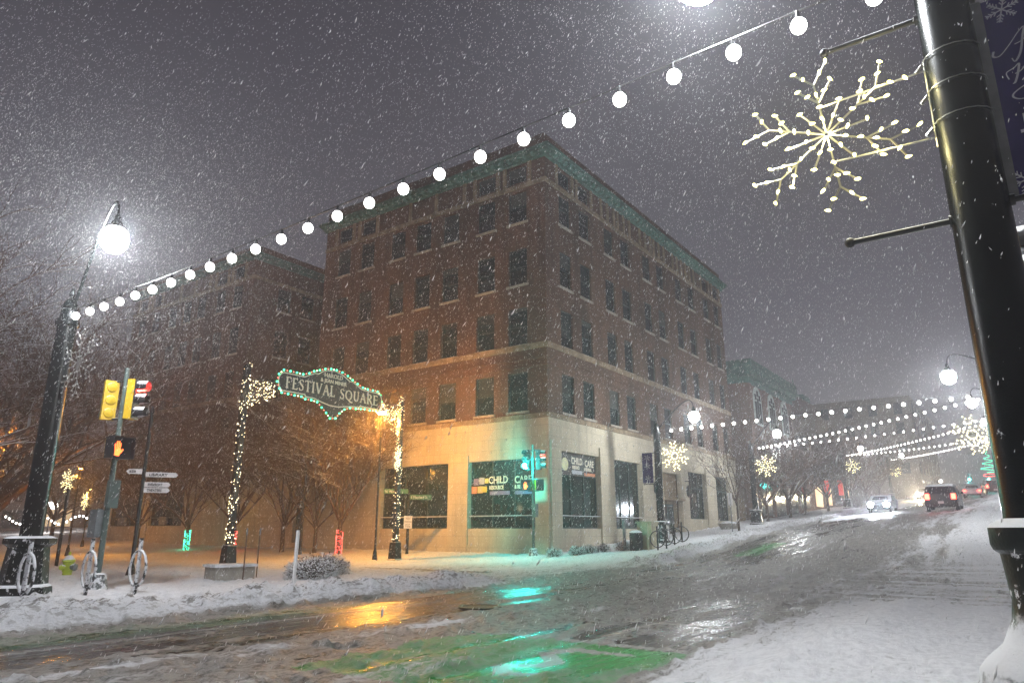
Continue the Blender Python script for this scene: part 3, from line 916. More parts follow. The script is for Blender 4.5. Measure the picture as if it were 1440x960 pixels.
def far_building(name, label, x0, x1, y0, y1, zt, mt, nwx, nwy, nfl, hgt=3.6, roof_t=None, lit=None):
    gb = g(x0, y0)
    b = thing(name, label, 'building', (x0, y0, gb))
    m_ = MB().box(x0, x1, y0, y1, -1, zt)
    m_.box(x0 - .25, x1 + .25, y0 - .25, y1 + .25, zt - .9, zt - .45)
    attach(m_.build('wall', mt, smooth=False), b)
    attach(MB().box(x0 + .2, x1 - .2, y0 + .2, y1 - .2, zt, zt + .1).build('roof', M['roofing'], smooth=False), b)
    for f_ in range(1, nfl):
        for i in range(nwx):
            c_ = x0 + (i + .5) * (x1 - x0) / nwx; z = gb + .8 + f_ * hgt
            attach(MB().box(c_ - .7, c_ + .7, y0 - .06, y0 - .002, z, z + 2.1).build('window', M['glass'], smooth=False), b)
        for i in range(nwy):
            c_ = y0 + (i + .5) * (y1 - y0) / nwy; z = gb + .8 + f_ * hgt
            attach(MB().box(x0 - .06, x0 - .002, c_ - .7, c_ + .7, z, z + 2.1).build('window', M['glass'], smooth=False), b)
    n = max(2, int((x1 - x0) / 5))
    for i in range(n):
        c_ = x0 + (i + .5) * (x1 - x0) / n
        li = lit and i in lit
        zb = g(c_, y0)
        attach(MB().box(c_ - 1.8, c_ + 1.8, y0 - .08, y0 - .002, zb + .5, zb + 3.0).build('shop_window', M['shoplight'] if li else M['shopglass'], smooth=False), b)
    return b


far_building('shop_building', 'low two-storey dark brick shop row beyond the corniced building', 88.6, 103, 21.9, 44, 11.3, M['brick2'], 5, 4, 2, lit=[1])
fb = far_building('gabled_building', 'brown brick building with a dark hipped roof and a small turret up the street', 103.3, 122, 22.2, 40, 17.2, M['brick3'], 6, 4, 3, lit=[0, 2])
m_ = MB(); m_.box(106, 119, 24.5, 38, 17.2, 20.2, 0)
m_.lathe([(2.6, 0), (2.4, 1.1), (.2, 2.6), (.06, 4.0)], (111.5, 26.5, 20.2), 4, 1, phase=.78)
attach(m_.build('roof_tower', [M['brick2'], M['copper']], smooth=False), fb)
far_building('office_block', 'pale wide flat-roofed block fading into the snow at the end of the street', 146, 185, 14.6, 40, 25.6, M['brick3'], 8, 6, 5)
far_building('distant_house', 'grey low building with lit windows far behind the plaza, beyond the hydrant', 40, 62, 118, 140, 9.5, M['brick3'], 4, 5, 2, lit=[1])


# ------------------------------------------------------------------ street lamps and what hangs on them
def lamp_post(label, x, y, sgn, arm=1.75, near=False, z0=None, hs=1.0, lz=7.8, power=0, group='street lamp posts along the street'):
    """a heavy cast post: square pedestal, collar, shaft, cap with finial, goose-neck arm towards the street (sgn = -1 is towards -y)"""
    zb = g(x, y) if z0 is None else z0
    t = thing('street_lamp', label, 'street lamp', (x, y, zb), 0, group)
    b = MB()
    prof = [(.62, .0), (.62, .16), (.52, .20), (.50, .36), (.43, .42), (.36, 1.22), (.40, 1.26), (.46, 1.30), (.46, 1.42), (.36, 1.47)]
    if near:
        prof = [(.82, 0), (.82, .12), (.70, .18), (.66, .30), (.57, .42), (.56, .50), (.50, .58), (.37, .70), (.29, .88), (.27, 1.02), (.285, 1.26), (.295, 1.37), (.335, 1.40), (.35, 1.44), (.35, 1.57), (.325, 1.60), (.25, 1.64)]
        b.lathe(prof, n=32)
    else:
        b.lathe([(r * 1.15, h) for r, h in prof], n=8, phase=R(22.5))
    b.build('pedestal', M['polebase'], t, ang=30)
    s = MB(); top = 6.9 * hs
    s.lathe([(.235, 1.3), (.23, 4.0), (.215, top - .1)], n=28)
    s.build('shaft', M['pole'], t)
    c = MB()
    c.lathe([(.25, top - .16), (.27, top - .10), (.26, top), (.20, top + .05), (.17, top + .30), (.20, top + .34), (.12, top + .50), (.05, top + .62), (.07, top + .70), (.02, top + .85)], n=20)
    c.build('cap', M['pole'], t)
    a = MB(); pts = []
    z1 = top + .15; hz = lz + .62
    for i in range(17):
        u = i / 16
        pts.append((0, sgn * (.10 + (arm - .10) * (1 - (1 - u) ** 1.5) ), z1 + (hz + .45 - z1) * math.sin(min(1, u * 1.3) * math.pi / 2) - .45 * max(0, (u - .77) / .23) ** 2))
    a.tube(pts, [.04 - .015 * i / 16 for i in range(17)], 8)
    e = pts[-1]
    a.build('arm', M['pole'], t)
    h = MB()
    h.lathe([(.03, hz + .05), (.07, hz), (.09, hz - .12), (.14, hz - .20), (.20, hz - .30), (.21, hz - .33)], (0, e[1], 0), 20)
    h.build('lamp_shade', M['pole'], t)
    q = MB().lathe([(.18, hz - .33), (.28, hz - .43), (.32, hz - .60), (.28, hz - .78), (.17, hz - .90), (.03, hz - .96)], (0, e[1], 0), 18)
    q.build('lamp_glass', M['lampglass' if x < 20 else 'farlampglass'], t)
    return t, hz - .65


def ball_arm(t, y0, y1, z, name='banner_arm'):
    b = MB().tube([(0, y0, z), (0, y1, z)], .028, 10)
    b.ball((0, y1, z), .05, 10); b.lathe([(.055, -.01), (.05, .03)], (0, y0 + (.03 if y1 > y0 else -.03), z), 10, axis=Matrix.Rotation(R(90), 3, 'X'))
    return b.build(name, M['black'], t)


def snowflake_geo(s=1.0):
    """wire star in the local y-z plane: returns (rods, lights) about the origin; the first arm angle follows the real one"""
    rods = []; lights = []
    for k in range(6):
        a = R(96 - 60 * k)
        d = Vector((0, -math.cos(a), math.sin(a)))
        n_ = Vector((0, math.sin(a), math.cos(a)))
        rods.append((d * .02, d * .66)); lights += [d * .20, d * .36, d * .52]
        for r0, ln_ in ((.42, .30), (.66, .30)):
            for sg in (-1, 1):
                bd = (d * math.cos(R(38)) + n_ * sg * math.sin(R(38)))
                rods.append((d * r0, d * r0 + bd * ln_)); lights += [d * r0 + bd * ln_ * .5, d * r0 + bd * ln_ * .96]
    for k in range(6):
        a = R(66 - 60 * k); d = Vector((0, -math.cos(a), math.sin(a)))
        rods.append((d * .02, d * .44)); lights += [d * .22, d * .42]
    return [(a * s, b * s) for a, b in rods], [v * s for v in lights]


def snowflake(label, x, y, z, side=1, s=.92, detail=1, lit=True, rz=0, tilt=0):
    """side: +1 the post stands on the -y side"""
    t = thing('snowflake_light', label, 'snowflake decoration', (x, y, z), rz, 'snowflake lights on the lamp posts')
    rods, li = snowflake_geo(s)
    f = MB(); th = .011 if detail else .014
    for a, b in rods: f.tube([a, b], th, 5 if detail else 3)
    yb = -side * .93
    for zz, y1 in ((.36, .05), (-.36, .0)):
        f.tube([(0, yb, zz), (0, y1, zz * .9)], th, 5)
    f.build('wire_star', M['chrome'], t)
    b = MB(); b.tube([(0, yb, .46), (0, yb, -.46)], .016, 6)
    for zz in (.42, 0, -.42):
        b.tube([(0, yb, zz), (0, yb - side * .16, zz + .03)], .010, 5)
    b.build('bracket', M['chrome'], t)
    if detail:
        base = None
        for v in li:
            if base is None:
                m = MB().lathe([(.003, -.030), (.010, -.018), (.0155, .004), (.013, .020), (.003, .030)], n=8)
                base = m.build('bulb', M['warmbulb'] if lit else M['white'], t)
                o = base
            else:
                o = base.copy(); COL.objects.link(o); o.parent = t
            o.location = v + Vector((-.015, 0, 0)); o.rotation_euler = (random.uniform(-2, 2), random.uniform(-.5, .5), 0)
    else:
        m = MB()
        for v in li: m.ball(v, .024 if s > .8 else .015, 5)
        m.build('bulbs', M['fardeco'] if lit else M['white'], t)['kind'] = 'stuff'
    return t


near_post, _z = lamp_post('wide black post in the right foreground with a snow-caked flared base', 7.05, -.06, 1, arm=2.32, near=True, z0=.05, hs=1.0, lz=8.02, power=0)
for z_ in (6.38, 4.24): ball_arm(near_post, .2, 1.07, z_)
for z_ in (6.40, 4.32): ball_arm(near_post, -.2, -1.15, z_)
for z_ in (5.86, 5.52, 5.18):
    st_ = MB()
    pts = [(.243 * math.cos(a), .243 * math.sin(a), z_) for a in [R(90 + i * 20) for i in range(19)]]
    st_.tube(pts, .005, 4, caps=False)
    st_.tube([(-.03, .24, z_), (-.02, .30, z_ - .06)], .016, 6)
    st_.build('steel_strap', M['chrome'], near_post)

# banner: the cloth with its printed snowflakes and script
bn = thing('street_banner', 'navy holiday banner with silver snowflakes and script on the right foreground post', 'banner', (7.05, -.30, 4.30))
MB().box(-.012, .012, -.78, -.055, .06, 2.06).build('cloth', M['navy'], bn, smooth=False)
MB().box(-.016, .016, -.055, .035, .05, 2.08).build('hem', M['greystrip'], bn, smooth=False)


def flake_print(cy, cz, r, mb):
    fn = lambda u, v, d: (-.0125 - d, -u, v)
    for k in range(6):
        a = R(60 * k + 15); d = Vector((math.cos(a), math.sin(a))); n_ = Vector((-d.y, d.x)); c_ = Vector((-cy, cz))
        stroke_quads(mb, [c_, c_ + d * r], .012, fn, 0, .002)
        for q in (.35, .6, .82):
            for sg in (-1, 1):
                e_ = (d * .7 + n_ * sg * .7) * r * (.36 - q * .16)
                stroke_quads(mb, [c_ + d * r * q, c_ + d * r * q + e_], .009, fn, 0, .002)


pr_ = MB()
flake_print(-.20, 1.92, .13, pr_); flake_print(-.13, .22, .14, pr_); flake_print(-.60, .35, .12, pr_); flake_print(-.62, 1.75, .10, pr_)


def script(mb, pts, wd=.014, n=8):
    """smooth pen line through points (u to the right, v up), thicker on downstrokes"""
    P = [Vector(p) for p in pts]; out = []
    for i in range(len(P) - 1):
        p0 = P[max(0, i - 1)]; p1 = P[i]; p2 = P[i + 1]; p3 = P[min(len(P) - 1, i + 2)]
        for k in range(n):
            t_ = k / n
            out.append(.5 * ((2 * p1) + (p2 - p0) * t_ + (2 * p0 - 5 * p1 + 4 * p2 - p3) * t_ ** 2 + (3 * p1 - p0 - 3 * p2 + p3) * t_ ** 3))
    out.append(P[-1])
    fn = lambda u, v, d: (-.0125 - d, -u, v)
    for a, b in zip(out[:-1], out[1:]):
        dv = (b - a); 
        if dv.length < 1e-6: continue
        k = abs(dv.y) / dv.length if dv.y < 0 else .25
        stroke_quads(mb, [tuple(a - dv * .1), tuple(b + dv * .1)], wd * (.45 + .9 * k), fn, 0, .002)


# "Happy / Holidays" in a running hand; only the first letters fall inside the photograph's frame
script(pr_, [(.08, 1.52), (.07, 1.47), (.12, 1.46), (.20, 1.54), (.28, 1.64), (.33, 1.68), (.31, 1.60), (.27, 1.44), (.22, 1.36), (.20, 1.40)])
script(pr_, [(.24, 1.53), (.30, 1.55), (.38, 1.62), (.42, 1.68), (.39, 1.56), (.36, 1.42), (.40, 1.37)])
text_obj('script_text', 'appy', .22, M['silverprint'], bn, (-.013, -.43, 1.38), (0, -1, 0), (0, 0, 1), depth=.003, shear=.35, sx=.8)
script(pr_, [(.15, 1.20), (.14, 1.27), (.20, 1.30), (.24, 1.33), (.22, 1.24), (.19, 1.16), (.17, 1.15)])
script(pr_, [(.20, 1.24), (.25, 1.26), (.31, 1.33), (.29, 1.25), (.26, 1.16), (.29, 1.15)])
text_obj('script_text', 'olidays', .15, M['silverprint'], bn, (-.013, -.32, 1.16), (0, -1, 0), (0, 0, 1), depth=.003, shear=.35, sx=.85)
script(pr_, [(.42, 1.10), (.30, 1.12), (.17, 1.06), (.16, 1.01), (.24, .98), (.42, 1.03), (.6, 1.06)], .012)
for a in ((-.155, -.40, .66, .69), (-.19, -.36, .69, .84)): pr_.box(-.0145, -.0125, a[1], a[0], a[2], a[3])
pr_.build('print', M['silverprint'], bn, smooth=False)

sf0 = snowflake('large lit wire snowflake close up beside the right foreground post', 7.05, 1.09, 5.50, 1, .92)
for a, b in ((0, .0), (.45, .3), (-.4, -.35), (-.5, .35), (.35, -.4)): point('snowflake_glow', (-.16, a, b), 7, (1, .86, .38), .05, sf0)
left_post, _z = lamp_post('snow-plastered black lamp post standing by the bike rings in the left foreground', 7.2, 18.85, -1, arm=1.85, hs=.965, lz=8.38, power=0)
snowflake('unlit edge-on wire snowflake on the left foreground lamp post', 7.22, 17.90, 5.42, -1, .95, lit=False, rz=R(2))

lamps = [  # label, x, y, sgn, arm, power
    ('lamp post with a banner behind the row of bike rings', 41.0, 18.2, -1, 2.5, 420),
    ('lamp post with a flared base past the slender young tree', 60.6, 18.4, -1, 2.3, 300),
    ('third lamp post up the far pavement, beyond the green-corniced building', 98.5, 18.4, -1, 2.3, 260),
    ('farthest lamp post up the far pavement, almost lost in the snow', 134.0, 18.0, -1, 2.2, 220),
    ('lamp post on the near pavement hidden behind the big foreground post', 38.6, -.3, 1, 2.4, 420),
    ('second hidden lamp post farther up the near pavement', 60.0, -.3, 1, 2.4, 300),
    ('third lamp post up the near pavement behind the snowflakes', 82.0, -.3, 1, 2.4, 260)]
for lb, x, y, sg, ar, pw in lamps:
    t, hz = lamp_post(lb, x, y, sg, arm=ar, hs=1.0 if x < 50 else .93, lz=7.6 if sg < 0 else 7.0, power=pw)
    if x < 65:
        ball_arm(t, .2, 1.0, 5.6, 'banner_arm') if sg < 0 else ball_arm(t, -.2, -1, 5.6)
        ball_arm(t, .2, 1.0, 3.7, 'banner_arm') if sg < 0 else ball_arm(t, -.2, -1, 3.7)

b2 = thing('street_banner', 'dark banner with white snowflakes on the lamp post by the bike rings', 'banner', (40.95, 18.9, g(41, 18.2) + 3.7))
MB().box(-.012, .012, -.35, .35, .06, 1.9).build('cloth', M['navy'], b2, smooth=False)
pq = MB()
for cz in (.35, 1.1, 1.6): flake_print(0, cz, .20, pq)
pq.build('print', M['silverprint'], b2, smooth=False)
for lb, x, y, z, sd, s_ in (
        ('lit snowflake on the lamp post by the bike rings', 40.9, 17.05, 5.98, -1, .95),
        ('lit snowflake in front of the dark bare trees up the street', 60.4, 17.2, 6.78, -1, .95),
        ('small lit snowflake above the oncoming silver car', 98.4, 17.2, 9.45, -1, .95),
        ('smallest lit snowflake, beside the far warm lamps', 133.9, 17.0, 11.1, -1, .95),
        ('bright lit snowflake just beside the big foreground post, over the distant road', 38.6, 1.55, 5.85, 1, .98),
        ('second snowflake partly hidden by the foreground post', 60.0, 1.3, 7.6, 1, .95)):
    snowflake(lb, x, y, z, sd, s_, detail=0)


# ------------------------------------------------------------------ strings of globe lights
def light_string(label, pts, r, cable=.012, mt='bulb', drop=.10, group='strings of globe lights over the street'):
    t = thing('string_lights', label, 'string lights', pts[0], 0, group)
    o0 = Vector(pts[0]); P = [Vector(p) - o0 for p in pts]
    c_ = MB().tube([p + Vector((0, 0, drop + r)) for p in P], cable, 5)
    c_.build('cable', M['black'], t)
    b0 = MB(); b0.ball((0, 0, 0), r, 14 if r > .08 else 8, sz=1.08, m=10 if r > .08 else 5)
    b0 = b0.build('bulb', M[mt], t); b0.location = P[1]
    sk = None
    if r > .075 and len(pts) < 40:
        sk = MB().lathe([(.026, r * .9), (.03, r + .03), (.018, r + drop + .01)], n=8).build('socket', M['black'], b0)
    for p in P[2:-1]:
        q = b0.copy(); COL.objects.link(q); q.parent = t; q.location = p
        if sk:
            s2 = sk.copy(); COL.objects.link(s2); s2.parent = q
    return t


fz = [(-.06 + .25, 6.86)] + [(.48, 6.85), (1.22, 6.85), (1.93, 6.83), (2.65, 6.82), (3.37, 6.79), (4.11, 6.77), (4.83, 6.75), (5.58, 6.73), (6.35, 6.70), (7.09, 6.68), (7.84, 6.66), (8.60, 6.64), (9.35, 6.62), (10.08, 6.60), (10.83, 6.59), (11.57, 6.58), (12.3, 6.57), (13.0, 6.56), (13.71, 6.54), (14.44, 6.54), (15.16, 6.55), (15.84, 6.54), (16.57, 6.56), (17.26, 6.57), (17.99, 6.59), (18.6, 6.62)]
light_string('string of big white globes crossing the whole sky from the left lamp post', [(7.02, a, b) for a, b in fz], .085)


def span(a, b, n, sag):
    return [(a[0] + (b[0] - a[0]) * i / (n + 1), a[1] + (b[1] - a[1]) * i / (n + 1), a[2] + (b[2] - a[2]) * i / (n + 1) - sag * 4 * (i / (n + 1)) * (1 - i / (n + 1))) for i in range(n + 2)]


L2, L3, L4, L5 = (41.1, 17.9, 7.55), (60.6, 18.0, 8.25), (98.2, 18.0, 10.75), (134, 17.6, 13.0)
R2, R3, R4, R5 = (38.6, .1, 7.6), (60, .1, 9.3), (82, .1, 10.4), (118, .1, 12.2)
spans = [('string of globes starting at the lamp post by the bike rings', L2, R2, 25, -.02),
         ('string of globes climbing steeply from the second far lamp post', L3, R2, 34, .12),
         ('string of globes running almost level from the second far lamp post', L3, R3, 26, .15),
         ('upper of the two thin strings of globes leaving the third far lamp post', L4, R3, 40, .25),
         ('lower of the two thin strings of globes leaving the third far lamp post', L4, R4, 32, .25),
         ('faintest string of globes, farthest up the street', L5, R4, 44, .3),
         ]
for lb, a, b, n, sg in spans:
    light_string(lb, span(a, b, n, sg), .085 if a[0] < 50 else .068, .008, 'farbulb', .06)
light_string('sagging string of warm lights behind the plaza, beyond the hydrant', [(22.3 + i * .165, 64.2 - i * .26, 2.35 + .30 * math.cos(i * .62)) for i in range(26)], .07, .01, 'farbulb', .03)


# ------------------------------------------------------------------ traffic signals
def head(parent, loc, rz, lit, name='signal_head', yellow=True, s=1.0):
    """three lenses; faces local -y"""
    o = MB()
    o.box(-.17, .17, .0, .20, 0, 1.06)
    for i in range(3): o.lathe([(.13, 0), (.12, .03), (.02, .055)], (0, .20, .18 + i * .35), 14, axis=Matrix.Rotation(R(-90), 3, 'X'))
    h = o.build(name, M['yellow'] if yellow else M['signalblack'], parent, ang=30); h.location = loc; h.rotation_euler = (0, 0, rz); h.scale = (s, s, s)
    MB().box(-.172, .172, -.03, -.001, -.002, 1.062).build('door_plate', M['signalblack'], h, smooth=False)
    for i, nm in enumerate(('green', 'amber', 'red')):
        z = .18 + i * .35
        v = MB(); n = 14; rr = .155; pts = []
        for k in range(n + 1):
            a = R(-45) + R(270) * k / n
            for (ra, ya) in ((rr, -.03), (rr, -.30 if k not in (0, n) else -.16), (rr - .012, -.30 if k not in (0, n) else -.16), (rr - .012, -.03)):
                pts.append((ra * math.cos(a), ya, z + ra * math.sin(a)))
        v.v = pts
        for k in range(n):
            for j in range(4):
                v.f.append((k * 4 + j, k * 4 + (j + 1) % 4, (k + 1) * 4 + (j + 1) % 4, (k + 1) * 4 + j)); v.m.append(0)
        v.build('visor', M['signalblack'], h)
        mt = {'green': M['cyan'], 'red': M['redlens']}[nm] if nm == lit else M['offlens']
        MB().lathe([(.001, .0), (.13, .0), (.13, .02), (.06, .05), (.001, .055)][1:], (0, -.03, z), 18, axis=Matrix.Rotation(R(90), 3, 'X')).build('lens', mt, h)
    return h


def ped_head(parent, loc, rz, lit=True, name='walk_signal', s=1.25):
    o = MB().box(-.22, .22, 0, .20, 0, .44)
    o.box(-.235, -.222, -.14, .1, 0, .45); o.box(.222, .235, -.14, .1, 0, .45); o.box(-.235, .235, -.14, .1, .441, .455)
    h = o.build(name, M['signalblack'], parent, smooth=False); h.location = loc; h.rotation_euler = (0, 0, rz); h.scale = (s, s, s)
    MB().box(-.2, .2, .201, .24, .02, .42).build('back_cover', M['yellow'], h, smooth=False)
    if lit:
        q = MB(); fn = lambda u, v, d: (u, -.006 - d, v)
        q.prism([(-.12, .06), (-.02, .05), (.02, .16), (-.02, .22), (-.12, .18)], fn, 0, .006)
        for (a, b) in (((-.11, .17), (-.125, .30)), ((-.08, .2), (-.085, .36)), ((-.05, .2), (-.045, .36)), ((-.02, .2), (-.01, .32)), ((.01, .12), (.05, .20))):
            stroke_quads(q, [a, b], .022, fn, 0, .006)
        q.build('raised_hand', M['orangehand'], h, smooth=False)
    return h


def signal_post(label, x, y, top, heads, peds, power=None, box=True, zb=None, yel=True):
    zb = g(x, y) if zb is None else zb
    t = thing('traffic_signal', label, 'traffic light', (x, y, zb))
    MB().lathe([(.072, .3), (.062, top - .06), (.075, top - .05), (.07, top)], n=14).build('post', M['greenpole'], t)
    MB().lathe([(.30, 0), (.30, .12), (.27, .14), (.20, .52), (.11, .56)], n=8, phase=R(22.5)).build('post_base', mat('snowy_base_metal', (.14, .15, .15), .5, snow=.7, frost=.85), t, ang=30)
    for (lx, ly, lz, rz, lit) in heads: head(t, (lx, ly, lz), rz, lit, yellow=yel)
    for (lx, ly, lz, rz) in peds: ped_head(t, (lx, ly, lz), rz)
    for (lx, ly, lz, *_) in heads:
        for zz in (lz + .02, lz + 1.05): MB().tube([(0, 0, zz), (lx * .75, ly * .75, zz)], .03, 8).build('bracket', M['black'], t)
    for (lx, ly, lz, *_) in peds:
        for zz in (lz - .03, lz + .58): MB().tube([(0, 0, zz), (lx * .8, ly * .8, zz)], .025, 8).build('bracket', M['black'], t)
    if box: MB().box(-.13, .13, -.24, -.06, 2.15, 2.85).build('control_box', M['greenpole'], t, smooth=False)
    return t


sg1 = signal_post('near grey post carrying a red signal, a yellow-backed head and a raised-hand sign', 9.05, 19.35, 5.85,
                  [(-.15, .48, 4.45, R(166), None), (.17, -.34, 4.45, R(36), 'red')], [(.06, -.10, 3.42, R(6))])
MB().box(-.20, -.02, .08, .48, 1.42, 2.12).build('sign_plate', M['greymetal'], sg1, smooth=False)
sg2 = signal_post('traffic signal glowing blue-green in front of the corner building', 32.0, 21.52, 6.0,
                  [(-.30, .22, 4.65, R(-78), 'green'), (.12, -.42, 4.65, R(22), 'red')], [(-.22, .26, 3.55, R(-80)), (.1, -.42, 3.55, R(35))], box=True, yel=False)
point('signal_glow', (-.95, .02, 4.85), 520, (.03, 1, .85), .12, sg2)
point('signal_glow', (.45, -1.0, 5.6), 5, (1, .08, .04), .1, sg2)
point('signal_glow', (.75, -.9, 5.3), 5, (1, .08, .04), .1, sg1)
yb = thing('traffic_signal', 'yellow-backed signal peeking out behind the right foreground post', 'traffic light', (9.5, -.62, g(9.5, -.6)))
MB().lathe([(.07, 0), (.06, 5.2)], n=12).build('post', M['greenpole'], yb)
head(yb, (0, .10, 3.95), R(180), None)
for i, (x, y, z) in enumerate(((125, 6.29, 9.12), (125, 3.93, 9.02), (158, 15.3, 9.8))):
    t = thing('traffic_signal', ['brightest far green signal hanging over the distant road', 'second far green signal, nearest the foreground post', 'dim green signal above the oncoming headlights'][i], 'traffic light', (x, y, z - .3), 0, 'green signals far up the street')
    head(t, (0, 0, -.18), R(-90), 'green', s=1.0)
    MB().tube([(0, 0, .9), (0, 0, 1.5)], .03, 6).build('hanger', M['black'], t)
    point('signal_glow', (-.7, 0, .2), 80 if i < 2 else 30, (.03, 1, .85), .1, t)
ma = thing('signal_mast', 'thin mast arm carrying the far green signals', 'mast', (125.1, -.5, g(125, -.5)))
MB().tube([(0, 0, 0), (0, 0, 5.2)], .14, 10).build('post', M['greenpole'], ma)
MB().tube([(0, 0, 5.0), (0, 7.5, 5.35)], [.10, .05], 8).build('arm', M['greenpole'], ma)

# ------------------------------------------------------------------ festival arch
AY = 28.1
ar = thing('entrance_arch', 'lit arch with a dark festival sign spanning the snowy side street', 'archway', (18.4, AY, 0))
off = Vector((18.4, AY, 0))
for x, top in ((18.4, 9.0), (28.4, 8.85)):
    p = MB(); p.box(x - .12 - off.x, x + .12 - off.x, -.12, .12, .9, top - .1)
    po = p.build('post', M['black'], ar, smooth=False)
    MB().lathe([(.42, 0), (.42, .08), (.36, .12), (.30, .95), (.24, 1.0)], (x - off.x, 0, 0), 4, phase=R(45)).build('post_base', M['black'], po, smooth=False)
OUT = [(20.07, 8.46), (20.09, 8.66), (20.2, 8.82), (20.35, 8.9), (21.58, 8.9), (22.18, 9.19), (22.38, 9.18), (22.64, 9.36), (22.98, 9.47), (23.44, 9.51), (23.86, 9.44), (24.15, 9.31), (24.43, 9.16), (24.68, 9.15), (25.33, 8.85), (26.43, 8.83), (26.7, 8.75), (26.78, 8.56), (26.78, 8.2), (26.66, 7.94), (25.24, 7.96), (25.21, 7.9), (24.66, 7.85), (23.71, 7.7), (23.19, 7.71), (22.67, 7.81), (22.22, 7.93), (21.7, 7.93), (21.65, 8.03), (20.31, 8.03), (20.12, 8.2)]
fa = lambda u, v, d: (u - off.x, -d, v)
pn = MB().prism(OUT, fa, -.07, .07)
pn.prism([(22.3, 7.92), (22.75, 7.62), (23.05, 7.38), (23.31, 7.14), (23.68, 7.14), (23.91, 7.42), (24.23, 7.68), (24.6, 7.84)], fa, -.05, .05)
pno = pn.build('sign_panel', M['signpanel'], ar, smooth=False)
bd = MB()
for a, b in zip(OUT, OUT[1:] + OUT[:1]): stroke_quads(bd, [a, b], .05, fa, .071, .10)
bd.build('sign_border', M['cream'], ar, smooth=False)
lt = MB(); roman(lt, 'FESTIVAL', 20.50, 8.20, .52, fa, .071, .10, fit=3.0, thick=.15, thin=.085)
roman(lt, 'SQUARE', 23.85, 8.17, .50, fa, .071, .10, fit=2.65, thick=.15, thin=.085)
lt.build('lettering', M['cream'], ar, smooth=False)
text_obj('lettering', 'HAROLD', .30, M['cream'], ar, (23.37 - off.x, -.085, 9.13), (1, 0, 0), (0, 0, 1), depth=.02, align='CENTER', bold=.006)
text_obj('lettering', '& JEAN MINER', .27, M['cream'], ar, (23.40 - off.x, -.085, 8.85), (1, 0, 0), (0, 0, 1), depth=.02, align='CENTER', bold=.006)
GB = [(20.08, 8.79), (20.34, 9.03), (20.72, 9.04), (21.1, 9.03), (21.48, 9.02), (21.84, 9.13), (22.12, 9.29), (22.47, 9.4), (22.81, 9.53), (23.19, 9.6), (23.55, 9.6), (23.94, 9.55), (24.32, 9.43), (24.66, 9.27), (25.02, 9.12), (25.41, 8.98), (25.76, 8.95), (26.14, 8.95), (26.49, 8.94), (26.72, 8.77), (26.83, 8.42), (26.43, 7.85), (25.98, 7.83), (25.61, 7.84), (25.35, 7.82), (25.0, 7.78), (24.6, 7.76), (24.23, 7.64), (23.91, 7.39), (23.68, 7.11), (23.31, 7.06), (23.05, 7.31), (22.75, 7.54), (22.45, 7.77), (22.08, 7.82), (21.71, 7.81), (21.47, 7.9), (21.07, 7.9), (20.69, 7.91), (20.32, 7.92), (20.18, 8.1), (20.01, 8.41)]
pb = {}
for i, (u, v) in enumerate(GB):
    u2, v2 = GB[(i + 1) % len(GB)]
    for k, (uu, vv, key, r) in enumerate(((u, v, 'greenbulb', .048), ((u + u2) / 2, (v + v2) / 2, 'redbulb' if i % 3 else 'minilight', .030))):
        if key not in pb:
            o = pb[key] = MB().ball((0, 0, 0), r, 8).build('sign_bulb', M[key], ar)
        else:
            o = pb[key].copy(); COL.objects.link(o); o.parent = ar
        o.location = (uu - off.x, -.06, vv)
cab = MB()
cab.tube([(u - off.x, -.02, v) for u, v in GB + GB[:1]], .010, 4)
# lattice wings between the posts and the sign
for (x0, x1, zt0, zt1, zb0, zb1) in ((18.55, 20.2, 8.3, 8.5, 6.9, 7.9), (28.25, 26.6, 8.35, 8.35, 6.5, 7.9)):
    lat = MB()
    lat.tube([(x0 - off.x, 0, zt0), (x1 - off.x, 0, zt1)], .025, 5)
    pts = [(x0 + (x1 - x0) * i / 8 - off.x, 0, zb0 + (zb1 - zb0) * math.sin(i / 8 * math.pi / 2)) for i in range(9)]
    lat.tube(pts, .025, 5)
    for i in range(1, 8, 2):
        lat.tube([pts[i], (x0 + (x1 - x0) * (i + 1) / 9 - off.x, 0, zt0 + (zt1 - zt0) * i / 8)], .015, 4)
    lat.build('lattice', M['black'], ar)
cab.build('light_cable', M['black'], ar)
ML = []
for x, top in ((18.4, 9.0), (28.4, 8.85)):
    for i in range(225):
        z = 1.05 + (top - .95) * random.random()
        if x < 20 and 3.6 < z < 6.4 and random.random() < .35: continue
        s4 = random.randrange(4); q = random.uniform(-.14, .14); e = .135 + random.uniform(0, .03)
        dx, dy = ((q, -e), (e, q), (q, e), (-e, q))[s4]
        ML.append((x + dx, dy, z))
for (x0, x1, b0, b1, n) in ((18.55, 20.0, 6.95, 7.6, 130), (28.3, 26.7, 6.5, 7.9, 150)):
    for i in range(n):
        u = random.random(); x = x0 + (x1 - x0) * u
        zl = b0 + (b1 - b0) * u; zh = 8.25 + .12 * u
        ML.append((x, random.uniform(-.09, .09), zl + (zh - zl) * random.random()))
random.shuffle(ML)
o = None
for v in ML[:100]:
    if o is None: o = q = MB().ball((0, 0, 0), .019, 5).build('mini_light', M['minilight'], ar)
    else: q = o.copy(); COL.objects.link(q); q.parent = ar
    q.location = Vector(v) - Vector((off.x, 0, 0))
m_ = MB()
for v in ML[100:]: m_.ball(Vector(v) - Vector((off.x, 0, 0)), random.choice((.014, .019)), 5)
m_.build('mini_lights', M['minilight'], ar)['kind'] = 'stuff'
for z in (3.2, 5.2, 7.6): point('arch_glow', (0, -.55, z), 5, (1, .8, .45), .2, ar)
for u_ in (2.8, 5.2, 7.4): point('arch_glow', (u_, -1.1, 8.3), 3, (.9, 1, .85), .2, ar)
